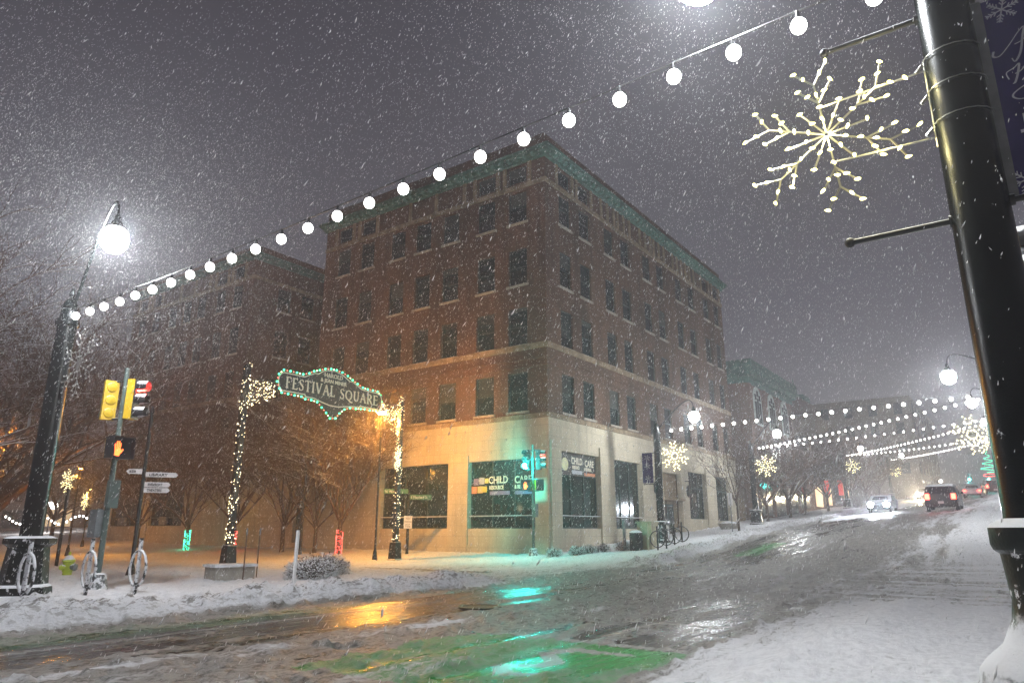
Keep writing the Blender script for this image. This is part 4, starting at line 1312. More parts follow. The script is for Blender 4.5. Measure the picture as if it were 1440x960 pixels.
point('arch_glow', (10, -.55, 6.5), 10, (1, .8, .45), .2, ar); point('arch_glow', (10, -.55, 3), 6, (1, .8, .45), .2, ar)

# sodium lamps of the plaza
def plaza_lamp(label, x, y, z, power, r=.2):
    t = thing('plaza_lamp', label, 'street lamp', (x, y, g(x, y)))
    zz = z - g(x, y)
    MB().lathe([(.16, 0), (.10, .5), (.06, .6), (.05, zz - .2)], n=10).build('post', M['black'], t)
    MB().lathe([(r, -.1), (r * 1.1, .1), (r * .6, .28), (.03, .5)], (0, 0, zz), 12).build('lamp_cap', M['black'], t)
    MB().ball((0, 0, zz), r, 12, sz=.8).build('lamp_globe', M['sodium'], t)
    point('lamp_light', (0, -.0, zz - .55), power * 2.9, (1.0, .40, .05), .2, t)


plaza_lamp('orange sodium lamp shining behind the right end of the festival sign', 27.65, 28.85, 8.12, 880, .32)
plaza_lamp('orange lamp glimmering through the bare tree on the left', 15.7, 46.8, 7.6, 600, .16)
plaza_lamp('thin orange-lit lamp post behind the hydrant, under a snowflake', 20.9, 49.0, 5.5, 160, .16)
plaza_lamp('farther thin lamp post of the plaza behind the signal post', 28.2, 63.7, 5.0, 120, .14)
snowflake('warm snowflake on the thin plaza lamp post, left of the signal', 20.0, 48.4, 4.55, -1, .8, detail=0, rz=R(-50))
snowflake('smaller warm snowflake on the farther plaza lamp post', 27.9, 63.6, 3.95, -1, .8, detail=0, rz=R(-50))
snowflake('glowing snowflake half hidden by the right post of the arch', 27.6, 27.4, 5.35, -1, .75, detail=0, rz=R(-30))
wl = thing('flood_lamp', 'white flood lamp low in the haze behind the plaza', 'lamp', (39.5, 99.0, g(39.5, 99)))
MB().lathe([(.1, 0), (.07, 3.0)], n=8).build('post', M['black'], wl)
MB().ball((0, 0, 3.4), .75, 12, sz=.6).build('lamp_globe', M['floodglass'], wl)
point('lamp_light', (-1, -1, 3.2), 500, (1, .95, .88), .3, wl)
for lb, x, y, z, r_ in (('warm lamp in the distance, left of the oncoming lights', 158, 16.6, 11.9, .35), ('warm lamp in the distance, above the oncoming lights', 160, 15.0, 11.9, .35), ('small white lamp in the distance, left of the green signals', 160, 12.8, 10.7, .3), ('warm lamp on the bright far column', 158, 18.7, 12.0, .4)):
    t = thing('distant_lamp', lb, 'lamp', (x, y, g(x, y)), 0, 'lamps in the distance')
    zz = z - g(x, y)
    MB().lathe([(.1, 0), (.07, zz)], n=8).build('post', M['black'], t)
    MB().ball((0, 0, zz), r_, 10).build('lamp_globe', M['warmhead'] if 'warm' in lb else M['floodglass'], t)
    point('lamp_light', (-1, 0, zz), 120, (1, .82, .55), .2, t)


# ------------------------------------------------------------------ trees
def grow(seed, h=9.5, spread=.5, fork=2.0, nl=7, depth=4, tr=.14, droop=0.0, twig=.006, dens=3, curl=.18):
    rnd = random.Random(seed)
    trunk = MB(); crown = MB()
    top = Vector((rnd.uniform(-.1, .1), rnd.uniform(-.1, .1), fork))
    trunk.lathe([(tr * 1.5, -.1), (tr * 1.1, .15), (tr, .6), (tr * .92, fork)], n=9)

    def br(p, d, L, r, lv):
        n = 4 if lv < 2 else 3
        pts = [p.copy()]; rs = [r]
        dd = d.copy(); q = p.copy()
        for i in range(n):
            dd = (dd + Vector((rnd.gauss(0, curl), rnd.gauss(0, curl), rnd.gauss(0, curl * .6) + (.06 if lv < 2 else -droop)))).normalized()
            q = q + dd * (L / n); pts.append(q.copy()); rs.append(r * (1 - .62 * (i + 1) / n))
        crown.tube(pts, rs, 5 if lv < 1 else 3, caps=False)
        if lv >= depth: return
        k = dens + (1 if lv < 2 else 0)
        for j in range(k):
            t_ = .25 + .75 * (j + rnd.random() * .8) / k
            i0 = min(n - 1, int(t_ * n)); f_ = t_ * n - i0
            s0 = pts[i0].lerp(pts[i0 + 1], min(1, f_))
            ax = Vector((rnd.gauss(0, 1), rnd.gauss(0, 1), rnd.gauss(0, .5))).normalized()
            nd = (dd * .72 + ax * .62 + Vector((0, 0, .12 - droop))).normalized()
            br(s0, nd, L * rnd.uniform(.45, .68), max(twig, r * .48), lv + 1)

    for i in range(nl):
        a = 2 * math.pi * (i + rnd.random() * .6) / nl
        lean = spread * rnd.uniform(.45, 1.15)
        br(top + Vector((0, 0, -rnd.random() * fork * .18)), Vector((math.cos(a) * lean, math.sin(a) * lean, 1)).normalized(), (h - fork) * rnd.uniform(.62, .85), tr * .52, 0)
    br(top, Vector((0, 0, 1)), (h - fork) * .8, tr * .6, 0)
    return trunk, crown


protos = {}


def tree(name, label, x, y, kind, rz=0, s=1.0, group=None):
    if kind not in protos:
        t_, c_ = grow(**kinds[kind])
        t = thing(name, label, 'tree', (x, y, g(x, y) - .05), rz, group)
        t_.build('trunk', M['bark'], t); c_.build('crown', M['twig'], t)
        protos[kind] = t
    else:
        t = copy_tree(protos[kind]); t.name = name
        t.location = (x, y, g(x, y) - .05); t.rotation_euler = (0, 0, rz); tag(t, label)
        if group: t['group'] = group
    t.scale = (s, s, s)
    return t


kinds = {'plaza': dict(seed=3, h=10.0, spread=.66, fork=2.1, nl=9, depth=4, tr=.15, dens=5, twig=.008),
         'big': dict(seed=11, h=13.5, spread=1.15, fork=2.6, nl=14, depth=4, tr=.26, dens=4, twig=.009, curl=.24),
         'slim': dict(seed=5, h=7.8, spread=.62, fork=2.3, nl=7, depth=3, tr=.085, droop=.03, dens=4, twig=.006),
         'street': dict(seed=8, h=9.5, spread=.75, fork=2.2, nl=9, depth=3, tr=.15, dens=4, twig=.012)}
PG = 'bare trees along the brick building'
tree('plaza_tree', 'bare tree with its trunk wrapped in green lights', 30.2, 51.6, 'plaza', .3, .95, PG)
tree('plaza_tree', 'bare tree with a red-lit trunk half hidden by the left arch post', 30.2, 45.7, 'plaza', 1.9, 1.0, PG)
tree('plaza_tree', 'bare tree without lights between the two red-lit trees', 31.0, 41.3, 'plaza', 3.3, .98, PG)
tree('plaza_tree', 'orange-lit bare tree with a red-lit trunk under the festival sign', 31.0, 35.6, 'plaza', 4.4, 1.02, PG)
tree('plaza_tree', 'bare tree growing against the building near the dark door', 31.4, 38.4, 'plaza', 5.3, .85, PG)
tree('plaza_tree', 'bare tree at the far end of the brick building row', 30.0, 58.5, 'plaza', 2.4, .9, PG)
LG = 'big bare trees on the left of the plaza'
tree('spreading_tree', 'big spreading bare tree hanging over the hydrant', 12.5, 38.5, 'big', 0.6, 1.0, LG)
tree('spreading_tree', 'big bare tree at the left edge of the picture', 5.5, 33.0, 'big', 2.2, 1.05, LG)
tree('spreading_tree', 'big bare tree behind the left lamp post, farther back', 17.5, 52.0, 'big', 4.0, 1.0, LG)
SG = 'bare trees along the far pavement'
tree('young_tree', 'slender young bare tree in front of the limestone corner', 54.4, 17.9, 'slim', .4, 1.0, SG)
for i, (x, y, s_, lb) in enumerate(((66.5, 19.2, .95, 'dark bare tree in front of the infill wall'), (73.5, 19.0, 1.0, 'bare tree in front of the arched windows'), (80.5, 19.2, 1.0, 'bare tree below the end of the green cornice'), (89.4, 18.8, 1.0, 'bare tree standing alone past the corniced building'), (104, 18.6, 1.1, 'bare tree beside the snowy shrub up the street'), (113, 18.4, 1.1, 'bare tree in front of the gabled building'), (124, 18.4, 1.15, 'farthest bare tree up the street'))):
    tree('street_tree', lb, x, y, 'street', i * 1.3, s_, SG)
tree('spreading_tree', 'bare tree far beyond the plaza, pale in the haze', 34, 84, 'big', 1.0, .8, LG)


def trunk_wrap(label, x, y, mt, n=150, r=.2, z0=.1, z1=1.55):
    t = thing('trunk_lights', label, 'light wrap', (x, y, g(x, y)), 0, 'light wraps on tree trunks')
    m_ = MB()
    for i in range(n):
        a = random.random() * 6.283; m_.ball((r * math.cos(a), r * math.sin(a), z0 + (z1 - z0) * random.random()), .022, 5)
    o = m_.build('mini_lights', M[mt], t); o['kind'] = 'stuff'
    sp = [(r * .93 * math.cos(i * .5), r * .93 * math.sin(i * .5), z0 + (z1 - z0) * i / 120) for i in range(121)]
    MB().tube(sp, .008, 4).build('wire', M['black'], t)
    point('wrap_glow', (-.5, -.3, .5), 6, {'tealmini': (.05, 1, .5), 'redmini': (1, .1, .07)}[mt], .15, t)


trunk_wrap('green light wrap around a tree trunk by the building', 30.2, 51.6, 'tealmini')
trunk_wrap('red light wrap peeking out behind the left arch post', 30.2, 45.7, 'redmini')
trunk_wrap('red light wrap around the trunk under the orange-lit tree', 31.0, 35.6, 'redmini')


# ------------------------------------------------------------------ shrubs
def shrub_mesh(seed, rx, ry, rz_, n):
    rnd = random.Random(seed); st_ = MB(); lf = MB()
    for i in range(int(n * .12)):
        a = rnd.random() * 6.283; k = rnd.random() ** .5
        e = Vector((rx * k * math.cos(a), ry * k * math.sin(a), rz_ * (1.05 - .5 * k * k) * rnd.uniform(.75, 1.05)))
        m = e * .5 + Vector((rnd.gauss(0, .04), rnd.gauss(0, .04), 0))
        st_.tube([(e.x * .25, e.y * .25, 0), m, e], [.012, .008, .004], 3, caps=False)
    for i in range(n):
        a = rnd.random() * 6.283; k = rnd.random() ** .42
        z = rz_ * rnd.uniform(.05, 1.0) * (1.0 - .45 * k ** 3)
        p = Vector((rx * k * math.cos(a), ry * k * math.sin(a), z)) * (1 + .12 * math.sin(a * 3 + seed))
        d = Vector((rnd.gauss(0, 1), rnd.gauss(0, 1), rnd.gauss(.4, .7))).normalized(); q = d.orthogonal().normalized()
        L = rnd.uniform(.04, .08); W = L * .35
        lf.quad(tuple(p), tuple(p + d * L * .5 + q * W), tuple(p + d * L), tuple(p + d * L * .5 - q * W))
    return st_, lf


def shrub(name, label, x, y, rx, ry, rz_, n, seed, group=None, rz=0):
    t = thing(name, label, 'shrub', (x, y, g(x, y) + .08), rz, group)
    a, b = shrub_mesh(seed, rx, ry, rz_, n)
    a.build('stems', M['bark'], t, smooth=False); b.build('foliage', M['leaf'], t, smooth=False)
    return t


shrub('shrub', 'larger snow-dusted dark shrub to the right of the leaning white marker', 16.6, 19.9, 1.15, .75, .72, 4200, 1, 'shrubs by the leaning marker')
shrub('shrub', 'shrub right behind the leaning white marker', 14.9, 18.35, .85, .75, .62, 3200, 2, 'shrubs by the leaning marker')
bs = [(31.9, 20.2), (33.2, 19.6), (34.1, 19.35), (35.0, 19.0), (36.3, 18.45), (37.4, 18.1)]
lbs = ['low shrub just right of the glowing signal post', 'second low shrub from the signal post, half buried in snow', 'low shrub under the left edge of the corner shop window', 'low shrub under the middle of the corner shop window', 'low shrub next but one to the dark bin', 'low shrub touching the dark bin']
for i, (x, y) in enumerate(bs):
    shrub('low_shrub', lbs[i], x, y, .50, .42, .55, 1100, 10 + i, 'low shrubs in front of the corner windows')
shrub('snowy_shrub', 'tall snow-dusted evergreen shrub beside the oncoming silver car', 99.5, 17.4, 1.5, 1.3, 2.3, 2600, 30)


# ------------------------------------------------------------------ street furniture
def bike_ring(label, x, y, rz, snow=True, group=None, lean=0.0, r=.40, h=1.32):
    z = g(x, y) + (.10 if snow else .05)
    t = thing('bike_rack', label, 'bike rack', (x, y, z), rz, group)
    t.rotation_euler = (0, lean, rz)
    mt = M['black_frost'] if snow else M['black']
    MB().tube([(0, 0, -.15), (0, 0, h)], .045, 10).build('post', mt, t)
    n = 28
    MB().tube([(0, r * math.cos(2 * math.pi * i / n), .64 + r * math.sin(2 * math.pi * i / n)) for i in range(n + 1)], .030, 8, caps=False).build('ring', mt, t)
    return t


for i, (x, y, a) in enumerate(((6.45, 16.8, -2), (7.95, 17.45, -6), (8.9, 17.15, -3))):
    bike_ring(['snow-caked bike ring in front of the left lamp post pedestal', 'snow-caked bike ring beside the signal post base', 'snow-caked bike ring in front of the wayfinding post'][i], x, y, R(a), True, 'single bike rings in the snow')
rack = [(36.0, 16.25), (37.35, 16.35), (38.6, 16.4), (39.95, 16.5)]
for i, (x, y) in enumerate(rack):
    bike_ring(['bike ring nearest the yellow-beige cabinet', 'second bike ring from the yellow-beige cabinet', 'third bike ring from the yellow-beige cabinet', 'last bike ring of the row, farthest from the cabinet'][i], x, y, R(0), False, 'row of black bike rings', r=.42, h=1.30)

hy = thing('fire_hydrant', 'yellow-green fire hydrant in the snow between lamp post and signal', 'hydrant', (10.9, 25.36, g(10.9, 25.4)))
MB().lathe([(.20, 0), (.20, .05), (.14, .08), (.13, .30), (.16, .34), (.155, .60), (.19, .62), (.19, .66), (.15, .72), (.10, .79), (.05, .82)], n=18).build('barrel', M['hydrant'], hy)
MB().lathe([(.04, .80), (.04, .90), (.03, .93)], n=5).build('top_nut', M['hydrant'], hy)
mxn = Matrix.Rotation(R(90), 3, 'X')
for a, rr, mtn in ((R(200), .085, M['hydrant']), (R(20), .085, M['hydrant']), (R(-62), .115, M['greymetal'])):
    d = Vector((math.cos(a), math.sin(a), 0)); rot = d.to_track_quat('Z', 'Y').to_matrix()
    MB().lathe([(rr * .8, .10), (rr * .8, .20), (rr, .21), (rr, .27), (rr * .5, .30)], (0, 0, .46), 12, axis=rot).build('outlet_cap', mtn, hy)

wf = thing('wayfinding_sign', 'dark post with pink-white finger signs pointing to the library', 'signpost', (12.6, 24.7, g(12.6, 24.7)))
MB().lathe([(.24, 0), (.22, .06), (.16, .16), (.10, .42), (.065, .5), (.06, 5.6), (.09, 5.65), (.02, 5.85)], n=12).build('post', M['black'], wf)
ud = Vector((.86, -.50, 0)).normalized()
for (z, L, body, sg) in ((3.46, 1.08, 'LIBRARY', 1), (3.12, .88, 'RIVERFRONT', 1), (2.93, .88, 'THEATERS', 1), (3.55, .55, 'MUSEUM', -1)):
    s_ = MB(); fn = lambda u, v, d: tuple(ud * (u * sg) + Vector((-.5, -.86, 0)) * (.075 + d) + Vector((0, 0, v + z)))
    s_.prism([(.06, -.082), (L - .08, -.082), (L, 0), (L - .08, .082), (.06, .082)], fn, -.015, .015)
    bo = s_.build('finger_sign', M['signwhite'], wf, smooth=False)
    u0 = .16 if sg > 0 else -L + .1
    text_obj('sign_text', body, .125, M['printdark'], bo, tuple(ud * u0 + Vector((-.5, -.86, 0)) * .097 + Vector((0, 0, z - .045))), ud, (0, 0, 1), depth=.006, sx=(L - .35) / (len(body) * .085), bold=.004)

ps = thing('parking_sign', 'white parking sign and green street-name blades on a dark post by the right arch post', 'signpost', (31.3, 30.0, g(31.3, 30)))
MB().lathe([(.17, 0), (.12, .12), (.085, .3), (.085, 1.95), (.05, 2.0), (.04, 3.9)], n=10).build('post', M['black'], ps)
nn = Vector((-.72, -.69, 0)).normalized(); uu = Vector((.69, -.72, 0))
s_ = MB(); fn = lambda u, v, d: tuple(uu * u + nn * (.10 + d) + Vector((0, 0, v)))
s_.prism([(-.24, 1.62), (.24, 1.62), (.24, 2.35), (-.24, 2.35)], fn, -.01, .01)
so = s_.build('parking_plate', M['signwhite'], ps, smooth=False)
for i, (tx, z) in enumerate((('NO', 2.14), ('PARKING', 1.96), ('ANY', 1.80), ('TIME', 1.67))):
    text_obj('sign_text', tx, .15, M['redlens'] if False else M['carmaroon'], so, tuple(uu * 0 + nn * .113 + Vector((0, 0, z))), uu, (0, 0, 1), depth=.004, align='CENTER', sx=.7 if len(tx) > 4 else 1)
s_ = MB(); s_.prism([(.06, 3.28), (1.35, 3.28), (1.35, 3.58), (.06, 3.58)], fn, -.01, .01)
bo = s_.build('street_name_blade', M['signgreen'], ps, smooth=False)
text_obj('sign_text', 'E Merchant St', .21, M['signwhite'], bo, tuple(uu * .12 + nn * .113 + Vector((0, 0, 3.36))), uu, (0, 0, 1), depth=.004, sx=.82)
s_ = MB(); s_.prism([(-1.5, 3.62), (-.05, 3.62), (-.05, 3.9), (-1.5, 3.9)], fn, -.01, .01)
bo = s_.build('street_name_blade', M['signgreen'], ps, smooth=False)
text_obj('sign_text', 'N Water St', .21, M['signwhite'], bo, tuple(uu * -1.4 + nn * .113 + Vector((0, 0, 3.69))), uu, (0, 0, 1), depth=.004, sx=.9)

dl = thing('lane_marker', 'white plastic marker post leaning in the snow by the shrubs', 'marker post', (12.7, 16.3, g(12.7, 16.3)))
dl.rotation_euler = (0, R(1), R(0))
MB().lathe([(.05, 0), (.05, 1.55), (.035, 1.6)], n=12).build('tube', M['white'], dl)
mbx = thing('utility_vault', 'low snow-covered utility box in front of the left arch post', 'utility box', (13.6, 20.6, g(13.6, 20.6)), R(-10))
MB().box(-.62, .62, -.42, .42, 0, .50).build('cabinet', M['concrete'], mbx, smooth=False)
MB().box(-.68, .68, -.48, .48, .5, .58).build('lid', M['roofing'], mbx, smooth=False)
for lb, x, y in (('thin brown snow stake in front of the left arch post', 13.5, 19.75), ('second thin snow stake, right of the left arch post', 14.5, 20.5)):
    t = thing('snow_stake', lb, 'stake', (x, y, g(x, y)), 0, 'thin snow stakes')
    MB().tube([(0, 0, 0), (0, 0, 1.45)], .022, 6).build('rod', mat('rusty_stake', (.12, .07, .05), .8, snow=.5), t)
    MB().tube([(0, 0, 1.45), (0, 0, 1.66)], .026, 6).build('reflective_tip', M['greymetal'], t)
sp = thing('sign_post', 'dark thin post with a small sign seen edge-on behind the hydrant', 'signpost', (14.1, 33.9, g(14, 34)))
MB().lathe([(.075, 0), (.07, 3.35)], n=8).build('post', M['black'], sp)
MB().box(-.02, .02, -.15, .15, 2.6, 3.3).build('plate', M['greymetal'], sp, smooth=False)
tp = thing('tall_thin_post', 'slim dark post rising above the leaning white marker', 'post', (29.6, 37.6, g(29.6, 37.6)))
MB().lathe([(.16, 0), (.09, .5), (.07, 7.6), (.03, 7.8)], n=10).build('shaft', M['black'], tp)

cb = thing('utility_cabinet', 'yellow-beige cabinet between the dark bin and the bike rings', 'cabinet', (37.2, 17.35, g(37.2, 17.35)), R(0))
MB().box(-.45, .45, -.42, .42, 0, 1.5).build('body', M['beigebox'], cb, smooth=False)
MB().box(-.50, .50, -.47, .47, 1.5, 1.58).build('lid', M['beigebox'], cb, smooth=False)
mp_ = thing('marker_post', 'flat pale yellow marker in front of the beige cabinet', 'marker post', (35.9, 16.75, g(35.9, 16.75)))
MB().box(-.06, .06, -.025, .025, 0, 1.5).build('blade', M['beigebox'], mp_, smooth=False)
bn_ = thing('litter_bin', 'dark slatted litter bin left of the beige cabinet', 'bin', (36.2, 17.6, g(36.2, 17.6)))
MB().lathe([(.30, .0), (.34, .05), (.36, .95), (.33, 1.0)], n=16).build('body', M['black'], bn_)
MB().lathe([(.36, 1.0), (.37, 1.06), (.24, 1.16), (.10, 1.20)], n=16).build('lid', M['black'], bn_)
gp_ = thing('grey_post', 'short grey post left of the dark bin', 'post', (36.0, 18.2, g(36, 18.2)))
MB().box(-.09, .09, -.05, .05, 0, 1.8).build('shaft', M['greymetal'], gp_, smooth=False)
pl = thing('planter', 'low snow-capped concrete planter under the shop windows', 'planter', (57.2, 19.6, g(57.2, 19.6)))
MB().lathe([(.55, 0), (.85, .45), (.88, .55), (.78, .56)], n=18).build('bowl', M['concrete'], pl)
MB().lathe([(.78, .50), (.5, .66), (.1, .72)], n=18).build('snow_cap', M['roofing'], pl)
ss = thing('narrow_sign', 'narrow pale sign on a thin post beside the slender young tree', 'signpost', (52.9, 17.9, g(52.9, 17.9)))
MB().lathe([(.035, 0), (.03, 2.9)], n=8).build('post', M['greymetal'], ss)
MB().box(-.02, .02, -.16, .16, 2.0, 2.9).build('plate', M['signwhite'], ss, smooth=False)
mh = thing('manhole_cover', 'round iron manhole cover in the wet road', 'manhole cover', (12.45, 9.75, g(12.45, 9.75) + .02))
MB().lathe([(.46, -.03), (.46, .022), (.40, .026), (.38, .018), (.05, .02)], n=28).build('disc', mat('wet_iron', (.03, .03, .03), .25, metal=.5, bump=.5, bs=12), mh)
for lb, x, y, cl in (('red hanging banner sign far up the street, by the lit shop', 97.5, 20.4, 0), ('second red hanging sign, nearer the tree', 106, 20.4, 0)):
    t = thing('hanging_sign', lb, 'sign', (x, y, g(x, y) + 1.4), 0, 'red hanging signs')
    MB().box(-.05, .05, -.3, .3, .4, 2.4).build('plate', M['neon'], t, smooth=False)
    MB().tube([(0, -.5, 2.7), (0, 1.5, 2.7)], .03, 6).build('bracket', M['black'], t)
xt = thing('tree_decoration', 'green light spiral shaped like a small tree beside the foreground post', 'light decoration', (60.0, 1.75, 6.1))
n = 90
MB().tube([(0, -.62 * (i / n) * math.cos(i * .30), .9 - 1.5 * i / n) for i in range(n + 1)], .006, 4).build('spiral', M['tealmini'], xt)
MB().tube([(0, .42 * math.cos(i * .35), -.78 + .10 * math.sin(i * .35)) for i in range(19)], .010, 4).build('red_bow', M['redmini'], xt)


# ------------------------------------------------------------------ vehicles
def car(name, label, cat, x, y, rz, paint, kind='sedan', lights='rear', head_mt='headlight', power=0):
    t = thing(name, label, cat, (x, y, g(x, y) + .04), rz)
    dx = .1
    t.rotation_euler = (0, -math.atan((g(x + 1 * math.cos(rz), y + math.sin(rz)) - g(x, y))), rz)
    if kind == 'sedan':
        L, W, Hb, Ht = 4.7, 1.82, .98, 1.45
        side = [(-2.30, .30), (-2.35, .62), (-2.28, .98), (-1.55, 1.03), (-.95, 1.40), (-.3, 1.46), (.45, 1.42), (1.15, 1.02), (2.15, .88), (2.33, .62), (2.30, .30)]
        glass = [(-1.40, 1.03), (-.90, 1.36), (-.3, 1.41), (.42, 1.375), (1.02, 1.02)]
    elif kind == 'suv':
        L, W, Hb, Ht = 4.7, 1.92, 1.1, 1.78
        side = [(-2.30, .34), (-2.36, .65), (-2.30, 1.08), (-2.12, 1.66), (-1.95, 1.76), (-.3, 1.80), (.55, 1.72), (1.18, 1.16), (2.15, 1.04), (2.33, .70), (2.30, .34)]
        glass = [(-2.08, 1.12), (-1.98, 1.62), (-.3, 1.70), (.50, 1.64), (1.02, 1.14)]
    else:  # pickup
        L, W, Hb, Ht = 5.5, 2.0, 1.1, 1.88
        side = [(-2.70, .42), (-2.74, .75), (-2.70, 1.16), (-.72, 1.18), (-.60, 1.78), (-.2, 1.86), (.75, 1.82), (1.35, 1.22), (2.60, 1.14), (2.74, .8), (2.70, .42)]
        glass = [(-.66, 1.22), (-.54, 1.72), (-.2, 1.78), (.72, 1.75), (1.22, 1.22)]
    b = MB(); secs = []
    for f_, zk in ((-1, 0), (-.93, 1), (.93, 1), (1, 0)): secs.append((f_, zk))
    n = len(side); cz = .8
    for yy_, k in ((-W / 2, 0), (-W / 2 + .10, 1), (W / 2 - .10, 1), (W / 2, 0)):
        for (sx_, sz) in side:
            tum = max(0, sz - Hb) * .28
            s_ = .975 if k == 0 else 1.0
            yv = yy_ - math.copysign(tum, yy_)
            b.v.append((sx_ * s_, yv, (sz - cz) * s_ + cz if k == 0 else sz))
    for r_ in range(3):
        for i in range(n):
            j = (i + 1) % n
            b.f.append((r_ * n + i, r_ * n + j, (r_ + 1) * n + j, (r_ + 1) * n + i)); b.m.append(0)
    b.f.append(tuple(range(n))); b.m.append(0); b.f.append(tuple(range(3 * n, 4 * n))[::-1]); b.m.append(0)
    b.build('body', paint, t, ang=28)
    for sgn in (-1, 1):
        gq = MB()
        gq.prism(glass, lambda u, v, d: (u * .94, sgn * (W / 2 - .01 - max(0, v - Hb) * .28 + d), v), 0, .012)
        gq.build('side_window', M['carglass'], t, smooth=False)
        m_ = MB().cbox((.95, sgn * (W / 2 + .10), Hb + .06), (.16, .18, .13)); m_.build('wing_mirror', paint, t, smooth=False)
    hw = W / 2 - .26
    def screen(x0, z0, x1, z1, nm):
        q = MB(); nx, nz = (z1 - z0), -(x1 - x0); l_ = math.hypot(nx, nz); nx, nz = nx / l_, nz / l_
        if nx * (1 if x0 > 0 else -1) < 0: nx, nz = -nx, -nz
        q.quad((x0 + nx * .015, -hw, z0 + nz * .015), (x0 + nx * .015, hw, z0 + nz * .015), (x1 + nx * .015, hw - .12, z1 + nz * .015), (x1 + nx * .015, -hw + .12, z1 + nz * .015))
        q.build(nm, M['carglass'], t, smooth=False)
    if kind == 'sedan': screen(-1.50, 1.07, -1.0, 1.37, 'rear_window'); screen(1.08, 1.07, .55, 1.36, 'windscreen')
    elif kind == 'suv': screen(-2.28, 1.16, -2.13, 1.60, 'rear_window'); screen(1.10, 1.24, .66, 1.62, 'windscreen')
    else: screen(-.71, 1.26, -.62, 1.68, 'rear_window'); screen(1.28, 1.3, .86, 1.70, 'windscreen')
    wr = .34 if kind == 'sedan' else .39
    for wx in (-L * .31, L * .31):
        for sgn in (-1, 1):
            ax = Matrix.Rotation(R(90), 3, 'X')
            w1 = MB().lathe([(wr * .7, -.11), (wr * .97, -.11), (wr, -.07), (wr, .07), (wr * .97, .11), (wr * .7, .11)], (wx, sgn * (W / 2 - .10), wr), 20, axis=ax).build('wheel', M['tyre'], t)
            MB().lathe([(wr * .66, -.112), (wr * .6, -.10), (.06, -.118), (.02, -.12)] if sgn > 0 else [(wr * .66, .112), (wr * .6, .10), (.06, .118), (.02, .12)], (wx, sgn * (W / 2 - .10), wr), 14, axis=ax).build('rim', M['greymetal'], w1)
    xr = side[1][0]; xf = side[-2][0]
    zt = .82 if kind == 'sedan' else 1.0
    for sgn in (-1, 1):
        MB().cbox((xr - .0 + .04, sgn * (W / 2 - .2), zt), (.10, .26, .15 if kind == 'sedan' else .36)).build('tail_light', M['taillight'] if lights == 'rear' else M['carmaroon'], t, smooth=False)
        rot = Matrix.Rotation(R(90), 3, 'Y')
        MB().lathe([(.17, -.02), (.21, .06), (.14, .13), (.02, .15)], (xf - .06, sgn * (W / 2 - .30), .70 if kind == 'sedan' else .82), 14, axis=rot).build('headlight', M[head_mt] if lights == 'front' else M['greymetal'], t)
    MB().cbox((xr - .045 + .02, 0, .62), (.03, .34, .16)).build('number_plate', M['signwhite'], t, smooth=False)
    MB().cbox((xr + .02, 0, .40), (.16, W - .1, .20)).build('rear_bumper', M['tyre'], t, smooth=False)
    MB().cbox((xf - .02, 0, .40), (.14, W - .1, .22)).build('front_bumper', M['tyre'], t, smooth=False)
    MB().cbox((xf + .012, 0, .62), (.04, .9, .16)).build('grille', M['black'], t, smooth=False)
    if power:
        for sgn in (-1, 1):
            l = bpy.data.lights.new('headlight_beam', 'SPOT'); l.energy = power * .8; l.color = (.82, .90, 1.0) if head_mt == 'headlight' else (1, .8, .5)
            l.spot_size = R(80); l.spot_blend = .8; l.shadow_soft_size = .1
            o = bpy.data.objects.new('headlight_beam', l); COL.objects.link(o); o.parent = t
            o.location = (xf + .12, sgn * (W / 2 - .3), .72); o.rotation_euler = (0, R(-84), 0)
    if lights == 'rear':
        for sgn in (-1, 1): point('tail_glow', (xr - .25, sgn * (W / 2 - .2), zt), 4, (1, .05, .03), .08, t)
    return t


car('pickup_truck', 'dark snow-dusted truck driving away up the street', 'truck', 57.8, 4.6, 0, M['cardark'], 'suv', 'rear')
car('parked_sedan', 'white car driving away just past the dark truck', 'car', 96.5, 4.7, 0, M['carwhite'], 'sedan', 'rear')
car('red_car', 'dark red car with bright tail lights at the far crest', 'car', 102.5, 3.0, R(8), M['carmaroon'], 'suv', 'rear')
car('oncoming_car', 'oncoming silver car with glaring white headlights', 'car', 70.5, 10.3, R(180), M['carsilver'], 'sedan', 'front', power=900)
car('oncoming_van', 'oncoming vehicle lost in its own warm headlight glare', 'car', 118, 11.6, R(180), M['carwhite'], 'suv', 'front', 'warmhead', power=2500)
car('oncoming_taxi', 'second vehicle with warm headlights behind the glare', 'car', 130, 13.0, R(184), M['carsilver'], 'sedan', 'front', 'warmhead', power=2500)


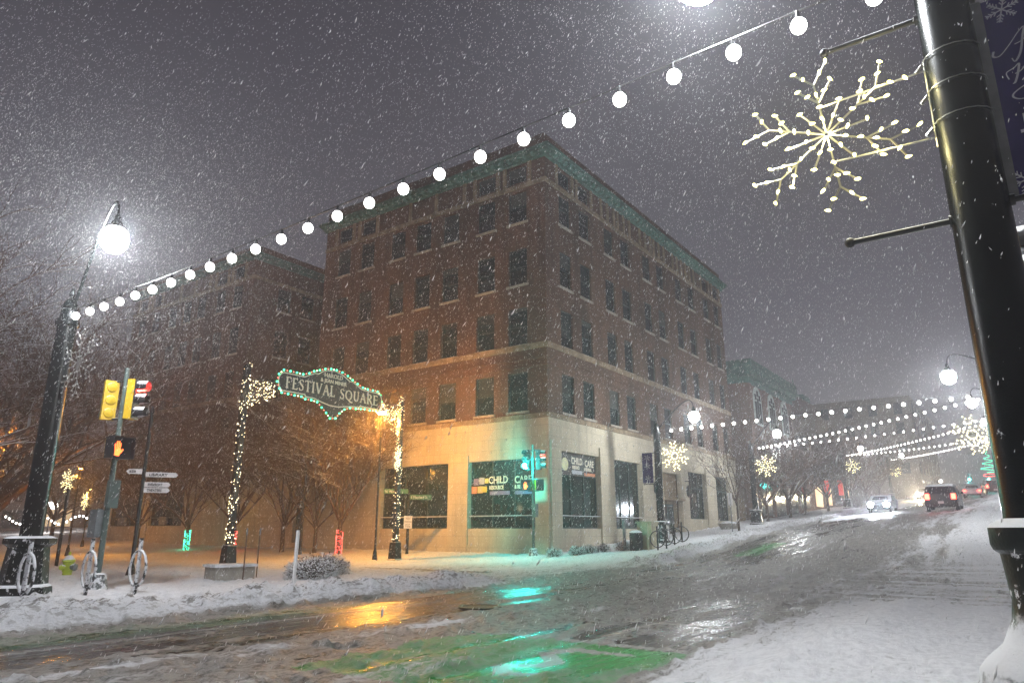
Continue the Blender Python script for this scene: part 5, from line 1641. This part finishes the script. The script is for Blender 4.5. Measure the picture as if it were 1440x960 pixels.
# ------------------------------------------------------------------ falling snow: small irregular clumps in the air
def flakes(n, box, r0, r1, seed, keep=None):
    rng = np.random.default_rng(seed)
    x = rng.uniform(box[0], box[1], n); y = rng.uniform(box[2], box[3], n); z = rng.uniform(box[4], box[5], n)
    ok = np.hypot(x, y) > 2.6
    ok &= ~((x > XL - .3) & (y > YR - .3) & (z < 27))
    x, y, z = x[ok], y[ok], z[ok]; n = len(x)
    r = rng.uniform(r0, r1, n) * np.where(rng.random(n) < .1, 1.5, 1)
    t_ = np.array([[1, 0, -.5], [-.6, .8, -.5], [-.5, -.8, -.6], [.1, .05, 1.3], [.15, -.1, -1.5]])
    Fo = np.array([[0, 1, 3], [1, 2, 3], [2, 0, 3], [1, 0, 4], [2, 1, 4], [0, 2, 4]])
    a = rng.uniform(0, 6.283, n); ca, sa = np.cos(a), np.sin(a)
    j = t_[None] * (1 + rng.uniform(-.35, .35, (n, 5, 1)))
    X = (j[..., 0] * ca[:, None] - j[..., 1] * sa[:, None]); Y = (j[..., 0] * sa[:, None] + j[..., 1] * ca[:, None]); Zc = j[..., 2] * 2.9
    tx = rng.normal(.30, .18, n)[:, None]; ty = rng.normal(-.22, .18, n)[:, None]
    X = X + Zc * tx; Y = Y + Zc * ty
    P = np.stack([x[:, None] + X * r[:, None], y[:, None] + Y * r[:, None], z[:, None] + Zc * r[:, None]], -1)
    return P.reshape(-1, 3), (Fo[None] + (np.arange(n) * 5)[:, None, None]).reshape(-1, 3)


fm, fnt, fp, fo = base_mat('snow_flake')
fp.inputs['Base Color'].default_value = (.97, .97, .98, 1); fp.inputs['Roughness'].default_value = .9
tr_ = fnt.nodes.new('ShaderNodeBsdfTranslucent'); tr_.inputs[0].default_value = (.97, .97, .98, 1)
mx = fnt.nodes.new('ShaderNodeMixShader'); mx.inputs[0].default_value = .5
fnt.links.new(fp.outputs[0], mx.inputs[1]); fnt.links.new(tr_.outputs[0], mx.inputs[2]); fnt.links.new(mx.outputs[0], fo.inputs['Surface'])
VV = []; FF = []; b0 = 0
lamp_halo_flakes = ((26000, (3.5, 10.5, 13, 21, 5.5, 11.5), .0022, .0045, 4), (9000, (4, 10, 0, 6, 6, 11), .0015, .003, 5))  # extra flakes added thickly round the two nearest lamps to give a grainy halo
for n_, bx, r0, r1, sd in ((60000, (-3, 16, -5, 17, 0, 11), .0018, .0040, 1), (115000, (3, 42, -6, 44, 0, 22), .0028, .0054, 2), (80000, (20, 130, -8, 90, 0, 30), .008, .015, 3)) + lamp_halo_flakes:
    v_, f_ = flakes(n_, bx, r0, r1, sd)
    VV.append(v_); FF.append(f_ + b0); b0 += len(v_)
tag(np_mesh('falling_snow', np.concatenate(VV), np.concatenate(FF), fm), 'small white snowflakes falling through the night air', 'snow', kind='stuff')

# ------------------------------------------------------------------ haze
hz_ = MB().box(-60, 260, -60, 200, -1.5, 42).build('haze', bpy.data.materials.new('snowy_air'), smooth=False)
hm = hz_.data.materials[0]; hm.use_nodes = True
hn = hm.node_tree; hn.nodes.clear()
ho = hn.nodes.new('ShaderNodeOutputMaterial'); hv = hn.nodes.new('ShaderNodeVolumePrincipled')
hv.inputs['Color'].default_value = (.74, .74, .79, 1)
hv.inputs['Density'].default_value = .0032
hv.inputs['Anisotropy'].default_value = .68
hn.links.new(hv.outputs[0], ho.inputs['Volume'])
tag(hz_, 'pale snowy air filling the street', 'haze', kind='stuff')
